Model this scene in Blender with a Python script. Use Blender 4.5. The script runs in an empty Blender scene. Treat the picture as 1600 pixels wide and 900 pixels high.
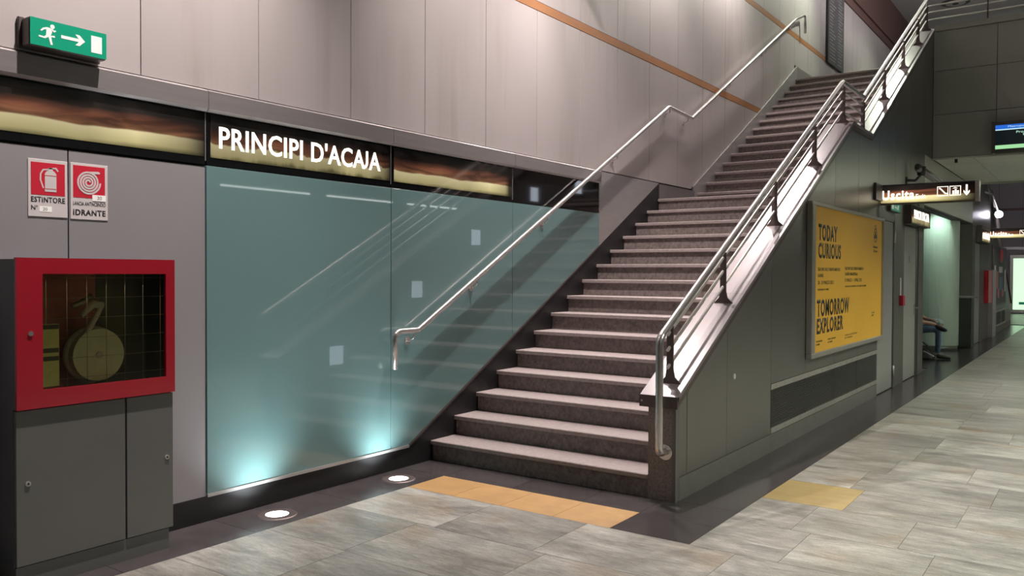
import bpy, bmesh, math, random
from mathutils import Vector, Matrix
random.seed(7)
R = math.radians
S = bpy.context.scene
COL = S.collection

# ------------------------------------------------------------------ camera, world, exposure
cam_d = bpy.data.cameras.new('camera'); cam = bpy.data.objects.new('camera', cam_d); COL.objects.link(cam)
cam_d.sensor_width = 36.0; cam_d.lens = 1303.6 / 1600 * 36.0; cam_d.clip_end = 200
YAW, PITCH, ROLL = .61784, -.018475, .003948
fw = Vector((-math.sin(YAW)*math.cos(PITCH), math.cos(YAW)*math.cos(PITCH), math.sin(PITCH)))
rt = Vector((math.cos(YAW), math.sin(YAW), 0)); up = rt.cross(fw)
r2 = rt*math.cos(ROLL) + up*math.sin(ROLL); u2 = r2.cross(fw)
cam.matrix_world = Matrix(((r2.x, u2.x, -fw.x, 4.4626), (r2.y, u2.y, -fw.y, 0), (r2.z, u2.z, -fw.z, 1.53), (0, 0, 0, 1)))
S.camera = cam
S.view_settings.view_transform = 'Standard'; S.view_settings.look = 'None'
S.view_settings.gamma = 1; S.view_settings.use_curve_mapping = False
S.view_settings.exposure = 0.0
W = bpy.data.worlds.new('world'); S.world = W; W.use_nodes = True
W.node_tree.nodes['Background'].inputs[0].default_value = (.9, 1, .92, 1)
W.node_tree.nodes['Background'].inputs[1].default_value = 0.0

def lamp(kind, name, loc, aim, power, col, **kw):
    l = bpy.data.lights.new(name, kind); l.energy = power; l.color = col
    for k, v in kw.items(): setattr(l, k, v)
    o = bpy.data.objects.new(name, l); COL.objects.link(o); o.location = loc
    o.rotation_euler = (Vector(aim) - Vector(loc)).to_track_quat('-Z', 'Y').to_euler()
    return o
PINK = (1, .885, .86); GREEN = (.90, 1, .80); NEUT = (1, .98, .90)
# spot projectors above the stairs (their housings are built with the ceiling lamps below)
SPOTS = [((1.4, 2.7, 6.2), (0.0, 2.4, 3.9), 1750, PINK, 68), ((1.1, 5.6, 6.7), (0.25, 6.35, 2.5), 1550, PINK, 80),
         ((0.34, 7.0, 5.1), (1.95, 5.5, .6), 520, PINK, 84), ((0.6, 9.3, 6.5), (0.5, 8.8, 3.0), 330, PINK, 96),  # the fourth projector is added to brighten the dim wall beside it
         ((0.34, 11.5, 6.8), (0.9, 10.6, 3.6), 560, PINK, 150), ((1.1, 15.6, 7.75), (0.7, 14.2, 5.0), 360, GREEN, 120),
         ((2.2, 20.5, 7.75), (1.6, 20.0, 5.0), 330, GREEN, 120)]
for i, (p, a, w, c, ang) in enumerate(SPOTS):
    lamp('SPOT', 'projector_light', p, a, w, c, spot_size=R(ang), spot_blend=.85, shadow_soft_size=.06)
# concourse ceiling downlights (fixtures built below)
DOWN = [((5.3, y, 3.6), w) for y, w in ((-1.6, 90), (1.8, 190), (5.6, 520), (9.2, 540), (12.6, 640))]
for p, w in DOWN:
    lamp('SPOT', 'concourse_downlight_light', p, (p[0]-.8, p[1], 0), w, (.985, 1, .87), spot_size=R(116), spot_blend=.9, shadow_soft_size=.12)
for y in (24, 30, 35.5):
    lamp('SPOT', 'concourse_downlight_light', (5.3, y, 3.6), (4.4, y, 0), 230, NEUT, spot_size=R(135), spot_blend=.8, shadow_soft_size=.12)

# ------------------------------------------------------------------ materials
MAT = {}
def new_mat(name):
    m = bpy.data.materials.new(name); m.use_nodes = True; MAT[name] = m
    nt = m.node_tree; b = nt.nodes['Principled BSDF']
    return m, nt, b
def lin(r, g, b): return tuple(((c/255)/12.92 if c/255 <= .04045 else ((c/255+.055)/1.055)**2.4) for c in (r, g, b)) + (1,)
def plain(name, col, rough=.5, metal=0., var=.08, scale=(8, 8, 8), bump=0., emit=None, es=1., coat=0., spec=.5, rnd=0.):
    """base colour broken up by a soft noise, optional per-object random shift and fine relief"""
    m, nt, b = new_mat(name); N = nt.nodes; L = nt.links
    if len(col) == 3: col = (*col, 1)
    tc = N.new('ShaderNodeTexCoord'); mp = N.new('ShaderNodeMapping'); mp.inputs['Scale'].default_value = scale
    geo = N.new('ShaderNodeNewGeometry')
    L.new(geo.outputs['Position'], mp.inputs['Vector'])
    nz = N.new('ShaderNodeTexNoise'); nz.inputs['Scale'].default_value = 1; nz.inputs['Detail'].default_value = 5
    nz.inputs['Roughness'].default_value = .6
    L.new(mp.outputs[0], nz.inputs['Vector'])
    mx = N.new('ShaderNodeMix'); mx.data_type = 'RGBA'
    mx.inputs['A'].default_value = tuple(c*(1-var*2) for c in col[:3]) + (1,)
    mx.inputs['B'].default_value = tuple(min(1, c*(1+var*2)) for c in col[:3]) + (1,)
    L.new(nz.outputs['Fac'], mx.inputs['Factor'])
    out = mx.outputs['Result']
    if rnd:
        oi = N.new('ShaderNodeObjectInfo'); mr = N.new('ShaderNodeMapRange')
        mr.inputs['To Min'].default_value = 1-rnd; mr.inputs['To Max'].default_value = 1+rnd
        L.new(oi.outputs['Random'], mr.inputs['Value'])
        hs = N.new('ShaderNodeHueSaturation'); L.new(out, hs.inputs['Color']); L.new(mr.outputs[0], hs.inputs['Value'])
        out = hs.outputs['Color']
    L.new(out, b.inputs['Base Color'])
    b.inputs['Roughness'].default_value = rough; b.inputs['Metallic'].default_value = metal
    b.inputs['Specular IOR Level'].default_value = spec
    if coat: b.inputs['Coat Weight'].default_value = coat; b.inputs['Coat Roughness'].default_value = .02
    if bump:
        bp = N.new('ShaderNodeBump'); bp.inputs['Strength'].default_value = bump; bp.inputs['Distance'].default_value = .004
        L.new(nz.outputs['Fac'], bp.inputs['Height']); L.new(bp.outputs[0], b.inputs['Normal'])
    if emit:
        b.inputs['Emission Color'].default_value = (*emit[:3], 1); b.inputs['Emission Strength'].default_value = es
    return m
plain('wall_panel', (.50, .455, .445), .42, .25, .06, (.7, .7, .5), rnd=.03)
plain('low_panel', (.34, .325, .335), .42, .25, .05, (1, 1, .6), rnd=.03)
plain('landing_dark', (.17, .16, .165), .45, .2, .05)
plain('joint_black', (.012, .011, .011), .7)
plain('grout', (.075, .07, .064), .8)
plain('orange_band', (.37, .165, .065), .45, .1, .12, (2, 2, 9))
plain('brown_fascia', (.13, .070, .062), .5, .0, .1, (1, 1, 1))
plain('steel', (.50, .48, .475), .34, .55, .08, (3, 3, 40))
plain('steel_dull', (.34, .315, .31), .36, .5, .08, (1, 1, 30))
plain('steel_polish', (.66, .63, .61), .24, .85, .03)
plain('ledge_steel', (.20, .172, .176), .30, .1, .05, (2, 2, 2))
plain('rail_satin', (.70, .66, .64), .38, .6, .03)
plain('plate_brown', (.13, .10, .095), .45, .6, .1)
plain('teal_glass', (.145, .255, .255), .30, 0, .05, (.6, .6, .9), coat=1.)
plain('black_glass', (.006, .006, .007), .06, 0, .0, coat=.5)
plain('plinth_black', (.012, .011, .012), .5, 0, .2)
plain('granite', (.22, .18, .165), .55, 0, .48, (60, 60, 60), bump=.15)
plain('lit_tread_stone', (.31, .26, .25), .5, 0, .24, (30, 60, 60), bump=.1, rnd=.06)  # lamp light on the treads is partly put into this paler colour
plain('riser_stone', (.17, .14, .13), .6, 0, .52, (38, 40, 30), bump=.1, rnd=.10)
plain('right_panel', (.185, .18, .163), .36, .55, .05, (.9, .9, .5), rnd=.05)
plain('right_panel_dark', (.075, .078, .07), .45, .3, .05, (.9, .9, .5), rnd=.05)
plain('skirt_stone', (.15, .145, .13), .5, 0, .1, (6, 6, 6))
plain('door_grey', (.43, .44, .41), .32, .45, .04, (1, 1, .5))
plain('frame_grey', (.14, .138, .125), .4, .5, .05)
plain('bridge_panel', (.38, .395, .35), .5, .1, .1, (1, 1, 1), rnd=.05)
plain('white_paint', (.55, .56, .50), .5, 0, .04)
plain('soffit', (.78, .79, .72), .55, 0, .05, rnd=.03)
plain('ceiling_paint', (.50, .48, .48), .8, 0, .03, (.3, .3, .3))
plain('cabinet_grey', (.165, .17, .16), .45, .2, .05, (4, 4, 4))
plain('cabinet_side', (.13, .14, .15), .5, .2, .1, (8, 8, 8))
plain('signal_red', (.42, .012, .028), .28, 0, .06, (5, 5, 5), coat=.4)
plain('sign_red', (.60, .02, .045), .4, 0, .02)
plain('sign_white', (.66, .62, .61), .45, 0, .02)
plain('ink', (.012, .012, .012), .5, 0, .0)
plain('ink_grey', (.12, .12, .12), .5, 0, .0)
plain('exit_green', (.004, .27, .15), .35, 0, .03, emit=(.004, .27, .15), es=.25)
plain('exit_white', (.75, .74, .70), .4, 0, .0, emit=(.75, .74, .7), es=.3)
plain('sign_side', (.10, .085, .08), .5, .3, .05)
plain('poster_yellow', (.84, .48, .05), .5, 0, .03, (2, 2, 2))
plain('poster_frame', (.42, .41, .37), .35, .5, .05)
plain('grille_dark', (.035, .034, .03), .5, .5, .1)
plain('grille_slat', (.10, .098, .088), .45, .6, .1)
plain('dark_stone', (.060, .053, .054), .20, 0, .22, (6, 6, 6), rnd=.12)
plain('yellow_stone', (.38, .22, .08), .5, 0, .16, (5, 5, 5), bump=.05, rnd=.06)
plain('ochre_stone', (.40, .30, .13), .42, 0, .12, (4, 12, 6), rnd=.05)
plain('hose_disc', (.92, .92, .52), .5, 0, .12, (14, 14, 14))
plain('hose_yellow', (.88, .88, .34), .5, 0, .1, (30, 30, 30))
plain('hose_grey', (.75, .70, .52), .6, 0, .1)
plain('cabinet_inside', (.60, .22, .16), .6, 0, .4, (5, 5, 5))
plain('dark_green', (.16, .16, .11), .6)
plain('wire', (.55, .50, .33), .4, .6, .0)
plain('rubber', (.015, .014, .015), .7)
plain('column_paint', (.40, .48, .42), .42, 0, .04, (1, 1, 1))
plain('recess_wall', (.20, .25, .215), .6, 0, .05)
plain('far_wall', (.30, .27, .29), .5, .1, .05, (1, 1, .5))
plain('dark_void', (.03, .03, .028), .6)
plain('skin', (.55, .30, .22), .55, 0, .06, (20, 20, 20))
plain('denim', (.09, .15, .24), .8, 0, .2, (40, 40, 40))
plain('denim_pale', (.30, .42, .46), .8, 0, .15, (30, 30, 30))
plain('shirt', (.06, .06, .07), .8, 0, .1)
plain('shoe_black', (.012, .012, .013), .55)
plain('hair', (.02, .015, .012), .6)
plain('bin_black', (.014, .014, .014), .45)
plain('poster_blue', (.10, .17, .25), .5); plain('poster_pink', (.5, .16, .16), .5); plain('poster_dark', (.07, .065, .07), .5)
plain('board_print', (.22, .22, .22), .5)
plain('lamp_body', (.05, .05, .05), .5, .5)

def emit_mat(name, col, s):
    m, nt, b = new_mat(name)
    tc = nt.nodes.new('ShaderNodeTexCoord'); nz = nt.nodes.new('ShaderNodeTexNoise'); nz.inputs['Scale'].default_value = 3
    nt.links.new(tc.outputs['Object'], nz.inputs['Vector'])
    mr = nt.nodes.new('ShaderNodeMapRange'); mr.inputs['To Min'].default_value = .92*s; mr.inputs['To Max'].default_value = 1.08*s
    nt.links.new(nz.outputs['Fac'], mr.inputs['Value']); nt.links.new(mr.outputs[0], b.inputs['Emission Strength'])
    b.inputs['Base Color'].default_value = (.02, .02, .02, 1); b.inputs['Emission Color'].default_value = (*col, 1)
    return m
emit_mat('lamp_white', (1, .98, .96), 9.); emit_mat('letter_glow', (1, .93, .78), 2.0)
emit_mat('letter_dim', (1, .9, .78), 1.6); emit_mat('step_glow', (.78, .86, 1), 3.2); emit_mat('tube_white', (.95, 1, .97), 7.)
emit_mat('spot_violet', (.92, .88, 1), 30.); emit_mat('green_box', (.62, 1, .62), 1.25); emit_mat('screen_blue', (.02, .16, .75), .9)
emit_mat('screen_black', (.003, .006, .008), 1.); emit_mat('screen_text', (.55, .95, .75), 1.); emit_mat('screen_bar', (.42, .85, .42), .9)
emit_mat('screen_line', (.6, .9, 1), .9)

def stone_floor(name, brick=False):
    """grey-green gneiss with long veins; every slab its own tone"""
    m, nt, b = new_mat(name); N = nt.nodes; L = nt.links
    oi = N.new('ShaderNodeObjectInfo'); geo = N.new('ShaderNodeNewGeometry')
    cb = N.new('ShaderNodeVectorMath'); cb.operation = 'SCALE'; cb.inputs['Scale'].default_value = 37.
    cx = N.new('ShaderNodeCombineXYZ'); L.new(oi.outputs['Random'], cx.inputs[0]); L.new(oi.outputs['Random'], cx.inputs[1]); L.new(cx.outputs[0], cb.inputs[0])
    ad = N.new('ShaderNodeVectorMath'); L.new(geo.outputs['Position'], ad.inputs[0]); L.new(cb.outputs[0], ad.inputs[1])
    mp = N.new('ShaderNodeMapping'); mp.inputs['Scale'].default_value = (1.5, 5, 4); mp.inputs['Rotation'].default_value = (0, 0, .12); L.new(ad.outputs[0], mp.inputs['Vector'])
    n1 = N.new('ShaderNodeTexNoise'); n1.inputs['Scale'].default_value = 1.1; n1.inputs['Detail'].default_value = 9; n1.inputs['Roughness'].default_value = .68; n1.inputs['Distortion'].default_value = .5
    L.new(mp.outputs[0], n1.inputs['Vector'])
    r1 = N.new('ShaderNodeValToRGB'); e = r1.color_ramp.elements
    e[0].position = .27; e[0].color = (.12, .113, .102, 1); e[1].position = .76; e[1].color = (.44, .43, .39, 1)
    x = e.new(.5); x.color = (.27, .262, .235, 1)
    L.new(n1.outputs['Fac'], r1.inputs['Fac'])
    # fine speckle
    n2 = N.new('ShaderNodeTexNoise'); n2.inputs['Scale'].default_value = 90; n2.inputs['Detail'].default_value = 2; L.new(ad.outputs[0], n2.inputs['Vector'])
    m2 = N.new('ShaderNodeMapRange'); m2.inputs['To Min'].default_value = .72; m2.inputs['To Max'].default_value = 1.28; L.new(n2.outputs['Fac'], m2.inputs['Value'])
    # rust brown clouds
    n3 = N.new('ShaderNodeTexNoise'); n3.inputs['Scale'].default_value = 1.5; n3.inputs['Detail'].default_value = 4; L.new(ad.outputs[0], n3.inputs['Vector'])
    r3 = N.new('ShaderNodeMapRange'); r3.inputs['From Min'].default_value = .56; r3.inputs['From Max'].default_value = .74; r3.inputs['To Max'].default_value = .65; L.new(n3.outputs['Fac'], r3.inputs['Value'])
    mx = N.new('ShaderNodeMix'); mx.data_type = 'RGBA'; mx.inputs['B'].default_value = (.25, .175, .095, 1)
    L.new(r3.outputs[0], mx.inputs['Factor']); L.new(r1.outputs[0], mx.inputs['A'])
    hs = N.new('ShaderNodeHueSaturation'); L.new(mx.outputs['Result'], hs.inputs['Color'])
    mr = N.new('ShaderNodeMapRange'); mr.inputs['To Min'].default_value = .80; mr.inputs['To Max'].default_value = 1.25
    if brick:
        bt = N.new('ShaderNodeTexBrick'); bt.inputs['Scale'].default_value = 1; bt.inputs['Brick Width'].default_value = .86; bt.inputs['Row Height'].default_value = .61
        bt.inputs['Mortar Size'].default_value = .004; bt.inputs['Color1'].default_value = (0, 0, 0, 1); bt.inputs['Color2'].default_value = (1, 1, 1, 1); bt.inputs['Mortar'].default_value = (.2, .2, .2, 1)
        L.new(geo.outputs['Position'], bt.inputs['Vector']); L.new(bt.outputs['Color'], mr.inputs['Value'])
    else: L.new(oi.outputs['Random'], mr.inputs['Value'])
    mg = N.new('ShaderNodeMapping'); mg.inputs['Scale'].default_value = (9, 46, 9); mg.inputs['Rotation'].default_value = (0, 0, .10); L.new(ad.outputs[0], mg.inputs['Vector'])
    n4 = N.new('ShaderNodeTexNoise'); n4.inputs['Scale'].default_value = 1; n4.inputs['Detail'].default_value = 7; n4.inputs['Roughness'].default_value = .75; L.new(mg.outputs[0], n4.inputs['Vector'])
    m4 = N.new('ShaderNodeMapRange'); m4.inputs['From Min'].default_value = .3; m4.inputs['From Max'].default_value = .7; m4.inputs['To Min'].default_value = .66; m4.inputs['To Max'].default_value = 1.36; L.new(n4.outputs['Fac'], m4.inputs['Value'])
    mu0 = N.new('ShaderNodeMath'); mu0.operation = 'MULTIPLY'; L.new(mr.outputs[0], mu0.inputs[0]); L.new(m4.outputs[0], mu0.inputs[1])
    mu = N.new('ShaderNodeMath'); mu.operation = 'MULTIPLY'; L.new(mu0.outputs[0], mu.inputs[0]); L.new(m2.outputs[0], mu.inputs[1])
    L.new(mu.outputs[0], hs.inputs['Value']); L.new(hs.outputs[0], b.inputs['Base Color'])
    rr = N.new('ShaderNodeMapRange'); rr.inputs['To Min'].default_value = .26; rr.inputs['To Max'].default_value = .44; L.new(n1.outputs['Fac'], rr.inputs['Value']); L.new(rr.outputs[0], b.inputs['Roughness'])
    bp = N.new('ShaderNodeBump'); bp.inputs['Strength'].default_value = .12; bp.inputs['Distance'].default_value = .003; L.new(n1.outputs['Fac'], bp.inputs['Height']); L.new(bp.outputs[0], b.inputs['Normal'])
stone_floor('gneiss'); stone_floor('gneiss_far', True)

def backlit(name, ridge, glow):
    """printed backlit panel: pale lower field, brown ridge above it fading to black (the print itself)"""
    m, nt, b = new_mat(name); N = nt.nodes; L = nt.links
    tc = N.new('ShaderNodeTexCoord'); sp = N.new('ShaderNodeSeparateXYZ'); L.new(tc.outputs['Generated'], sp.inputs[0])
    nz = N.new('ShaderNodeTexNoise'); nz.noise_dimensions = '1D'; nz.inputs['Scale'].default_value = ridge[0]; nz.inputs['Detail'].default_value = ridge[2]
    L.new(sp.outputs['Y'], nz.inputs['W'])
    ma = N.new('ShaderNodeMath'); ma.operation = 'MULTIPLY_ADD'; ma.inputs[1].default_value = ridge[1]; L.new(nz.outputs['Fac'], ma.inputs[0]); ma.inputs[2].default_value = -ridge[1]*.5
    zz = N.new('ShaderNodeMath'); zz.operation = 'ADD'; L.new(sp.outputs['Z'], zz.inputs[0]); L.new(ma.outputs[0], zz.inputs[1])
    r = N.new('ShaderNodeValToRGB'); e = r.color_ramp.elements
    e[0].position = .0; e[0].color = (.10, .085, .035, 1); e[1].position = 1.; e[1].color = (.003, .003, .003, 1)
    for p, c in ((.10, (.33, .28, .13)), (.34, (.47, .40, .22)), (.375, (.15, .065, .03)), (.58, (.125, .042, .022)), (.74, (.012, .008, .006))):
        x = e.new(p); x.color = (*c, 1)
    L.new(zz.outputs[0], r.inputs['Fac'])
    # a brighter warm patch where a lamp sits behind the print and black ends
    g = N.new('ShaderNodeValToRGB'); ge = g.color_ramp.elements
    ge[0].position = 0; ge[0].color = (glow[0],)*3 + (1,); ge[1].position = 1.; ge[1].color = (.05,)*3 + (1,)
    for p, v in glow[1]: x = ge.new(p); x.color = (v,)*3 + (1,)
    L.new(sp.outputs['Y'], g.inputs['Fac'])
    mu = N.new('ShaderNodeMix'); mu.data_type = 'RGBA'; mu.blend_type = 'MULTIPLY'; mu.inputs['Factor'].default_value = 1
    sw = N.new('ShaderNodeTexNoise'); sw.inputs['Scale'].default_value = 1; sw.inputs['Detail'].default_value = 3; sw.inputs['Distortion'].default_value = 1.2
    mpp = N.new('ShaderNodeMapping'); mpp.inputs['Scale'].default_value = (1, 2.6, 2.2); L.new(tc.outputs['Generated'], mpp.inputs['Vector']); L.new(mpp.outputs[0], sw.inputs['Vector'])
    sm = N.new('ShaderNodeMapRange'); sm.inputs['From Min'].default_value = .35; sm.inputs['From Max'].default_value = .65; sm.inputs['To Min'].default_value = .35; sm.inputs['To Max'].default_value = 1.5; L.new(sw.outputs['Fac'], sm.inputs['Value'])
    up_ = N.new('ShaderNodeMapRange'); up_.inputs['From Min'].default_value = .33; up_.inputs['From Max'].default_value = .40; L.new(zz.outputs[0], up_.inputs['Value'])
    ml = N.new('ShaderNodeMix'); ml.data_type = 'FLOAT'; ml.inputs['A'].default_value = 1; L.new(up_.outputs[0], ml.inputs['Factor']); L.new(sm.outputs[0], ml.inputs['B'])
    hv = N.new('ShaderNodeHueSaturation'); L.new(r.outputs[0], hv.inputs['Color']); L.new(ml.outputs[0], hv.inputs['Value'])
    L.new(hv.outputs[0], mu.inputs['A']); L.new(g.outputs[0], mu.inputs['B'])
    b.inputs['Base Color'].default_value = (.01, .01, .01, 1); b.inputs['Roughness'].default_value = .08
    L.new(mu.outputs['Result'], b.inputs['Emission Color']); b.inputs['Emission Strength'].default_value = 1.35
backlit('backlit_a', (3, .25, 2), (.9, ((.55, .8), (.72, 1.25), (.92, .55))))
backlit('backlit_name', (9, .35, 4), (.65, ((.3, .6), (.66, .55), (.72, .9), (.93, .5))))
backlit('backlit_b', (3, .25, 2), (.75, ((.6, .8), (.78, 1.3), (.93, .75), (.97, .05))))
backlit('backlit_sign', (4, .1, 2), (1.2, ((.25, 2.3), (.6, 1.7), (.85, .5))))

def brushed(name):
    m = MAT[name]; b = m.node_tree.nodes['Principled BSDF']; b.inputs['Anisotropic'].default_value = .6
brushed('steel'); brushed('steel_dull')
m, nt, b = new_mat('clear_glass'); N = nt.nodes; L = nt.links
tr = N.new('ShaderNodeBsdfTransparent'); tr.inputs[0].default_value = (.985, .965, .88, 1); gs = N.new('ShaderNodeBsdfGlossy'); gs.inputs['Roughness'].default_value = .05
fr = N.new('ShaderNodeFresnel'); fr.inputs[0].default_value = 1.45; ms = N.new('ShaderNodeMixShader')
tcn = N.new('ShaderNodeTexNoise'); tcn.inputs['Scale'].default_value = 9; cr = N.new('ShaderNodeMapRange'); cr.inputs['To Min'].default_value = .02; cr.inputs['To Max'].default_value = .09
L.new(tcn.outputs['Fac'], cr.inputs['Value']); L.new(cr.outputs[0], gs.inputs['Roughness'])
L.new(fr.outputs[0], ms.inputs[0]); L.new(tr.outputs[0], ms.inputs[1]); L.new(gs.outputs[0], ms.inputs[2]); L.new(ms.outputs[0], N['Material Output'].inputs['Surface'])
# wall sheets: faint brown run-off streaks
nt = MAT['wall_panel'].node_tree; N = nt.nodes; L = nt.links; b = N['Principled BSDF']
src = b.inputs['Base Color'].links[0].from_socket
gp = N.new('ShaderNodeNewGeometry'); mp = N.new('ShaderNodeMapping'); mp.inputs['Scale'].default_value = (1, 5, .4); L.new(gp.outputs['Position'], mp.inputs['Vector'])
ns = N.new('ShaderNodeTexNoise'); ns.inputs['Scale'].default_value = 1.3; ns.inputs['Detail'].default_value = 6; L.new(mp.outputs[0], ns.inputs['Vector'])
n2 = N.new('ShaderNodeTexNoise'); n2.inputs['Scale'].default_value = .55; L.new(gp.outputs['Position'], n2.inputs['Vector'])
m1 = N.new('ShaderNodeMapRange'); m1.inputs['From Min'].default_value = .50; m1.inputs['From Max'].default_value = .72; L.new(ns.outputs['Fac'], m1.inputs['Value'])
m2 = N.new('ShaderNodeMapRange'); m2.inputs['From Min'].default_value = .42; m2.inputs['From Max'].default_value = .62; L.new(n2.outputs['Fac'], m2.inputs['Value'])
mu = N.new('ShaderNodeMath'); mu.operation = 'MULTIPLY'; L.new(m1.outputs[0], mu.inputs[0]); L.new(m2.outputs[0], mu.inputs[1])
mv = N.new('ShaderNodeMath'); mv.operation = 'MULTIPLY'; mv.inputs[1].default_value = .26; L.new(mu.outputs[0], mv.inputs[0])
mx = N.new('ShaderNodeMix'); mx.data_type = 'RGBA'; mx.inputs['B'].default_value = (.27, .20, .155, 1); L.new(mv.outputs[0], mx.inputs['Factor']); L.new(src, mx.inputs['A']); L.new(mx.outputs['Result'], b.inputs['Base Color'])

# ------------------------------------------------------------------ builders
WL = {}                                        # world position of every object (nothing is rotated at object level)
def link(name, me, mat, parent, smooth=False):
    vs = [v.co for v in me.vertices]
    lo = Vector([min(v[i] for v in vs) for i in range(3)]); hi = Vector([max(v[i] for v in vs) for i in range(3)])
    c = (lo + hi) / 2; c.z = lo.z
    me.transform(Matrix.Translation(-c))
    me.name = name; o = bpy.data.objects.new(name, me); COL.objects.link(o); WL[o] = c
    if mat: me.materials.append(MAT[mat])
    if parent: o.parent = parent; o.location = c - WL[parent]
    else: o.location = c
    if smooth:
        for p in me.polygons: p.use_smooth = True
    return o
def from_bm(name, bm, mat, parent=None, smooth=False):
    bmesh.ops.recalc_face_normals(bm, faces=bm.faces)
    me = bpy.data.meshes.new(name); bm.to_mesh(me); bm.free()
    return link(name, me, mat, parent, smooth)
def badd_box(bm, lo, hi, bev=0.):
    vs = [bm.verts.new((x, y, z)) for x in (lo[0], hi[0]) for y in (lo[1], hi[1]) for z in (lo[2], hi[2])]
    fs = [bm.faces.new([vs[i] for i in f]) for f in ((0, 1, 3, 2), (4, 6, 7, 5), (0, 4, 5, 1), (2, 3, 7, 6), (0, 2, 6, 4), (1, 5, 7, 3))]
    if bev: bmesh.ops.bevel(bm, geom=list({e for f in fs for e in f.edges}), offset=bev, segments=1, affect='EDGES', clamp_overlap=True)
def box(name, lo, hi, mat, parent=None, bev=0.):
    bm = bmesh.new(); badd_box(bm, [min(a, b) for a, b in zip(lo, hi)], [max(a, b) for a, b in zip(lo, hi)], bev)
    return from_bm(name, bm, mat, parent)
def badd_prism(bm, pts, axis, a, b):
    def P(p, t): return {'x': (t, p[0], p[1]), 'y': (p[0], t, p[1]), 'z': (p[0], p[1], t)}[axis]
    A = [bm.verts.new(P(p, a)) for p in pts]; B = [bm.verts.new(P(p, b)) for p in pts]
    bm.faces.new(A); bm.faces.new(B[::-1])
    for i in range(len(pts)):
        j = (i+1) % len(pts); bm.faces.new((A[i], B[i], B[j], A[j]))
def prism(name, pts, axis, a, b, mat, parent=None):
    bm = bmesh.new(); badd_prism(bm, pts, axis, a, b)
    return from_bm(name, bm, mat, parent)
def fillet(path, rad, n=5):
    P = [Vector(p) for p in path]; out = [P[0]]
    for i in range(1, len(P)-1):
        a, c, b = P[i-1], P[i], P[i+1]; d1 = (a-c).normalized(); d2 = (b-c).normalized()
        ang = d1.angle(d2); t = min(rad/math.tan(ang/2), (a-c).length*.45, (b-c).length*.45)
        p, q = c + d1*t, c + d2*t
        for k in range(n+1):
            s = k/n; out.append((1-s)**2*p + 2*s*(1-s)*c + s*s*q)
    out.append(P[-1]); return out
def badd_tube(bm, path, rad, seg=10, cap=True):
    P = [Vector(p) for p in path]; n = len(P)
    rads = rad if isinstance(rad, (list, tuple)) else [rad]*n
    t0 = (P[1]-P[0]).normalized(); nrm = t0.orthogonal().normalized(); rings = []
    for i in range(n):
        t = ((P[min(i+1, n-1)]-P[i]).normalized() + (P[i]-P[max(i-1, 0)]).normalized()).normalized()
        nrm = (nrm - t*nrm.dot(t)).normalized(); bi = t.cross(nrm)
        rings.append([bm.verts.new(P[i] + (nrm*math.cos(2*math.pi*k/seg) + bi*math.sin(2*math.pi*k/seg))*rads[i]) for k in range(seg)])
    for i in range(n-1):
        for k in range(seg):
            bm.faces.new((rings[i][k], rings[i][(k+1) % seg], rings[i+1][(k+1) % seg], rings[i+1][k]))
    if cap: bm.faces.new(rings[0][::-1]); bm.faces.new(rings[-1])
def tube(name, path, rad, mat, parent=None, seg=10, fil=0.):
    bm = bmesh.new(); badd_tube(bm, fillet(path, fil) if fil else path, rad, seg)
    return from_bm(name, bm, mat, parent, True)
def disc(name, c, axis, rad, th, mat, parent=None, seg=24, r2=None):
    ax = {'x': Vector((1, 0, 0)), 'y': Vector((0, 1, 0)), 'z': Vector((0, 0, 1))}[axis]
    bm = bmesh.new(); badd_tube(bm, [Vector(c), Vector(c)+ax*th], [rad, r2 if r2 else rad], seg)
    return from_bm(name, bm, mat, parent)
def empty(name, loc, label=None, cat=None, group=None, kind=None):
    o = bpy.data.objects.new(name, None); COL.objects.link(o); o.location = loc; WL[o] = Vector(loc); o.empty_display_size = .1
    return tag(o, label, cat, group, kind)
def tag(o, label=None, cat=None, group=None, kind=None):
    if label: o['label'] = label
    if cat: o['category'] = cat
    if group: o['group'] = group
    if kind: o['kind'] = kind
    return o
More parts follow.
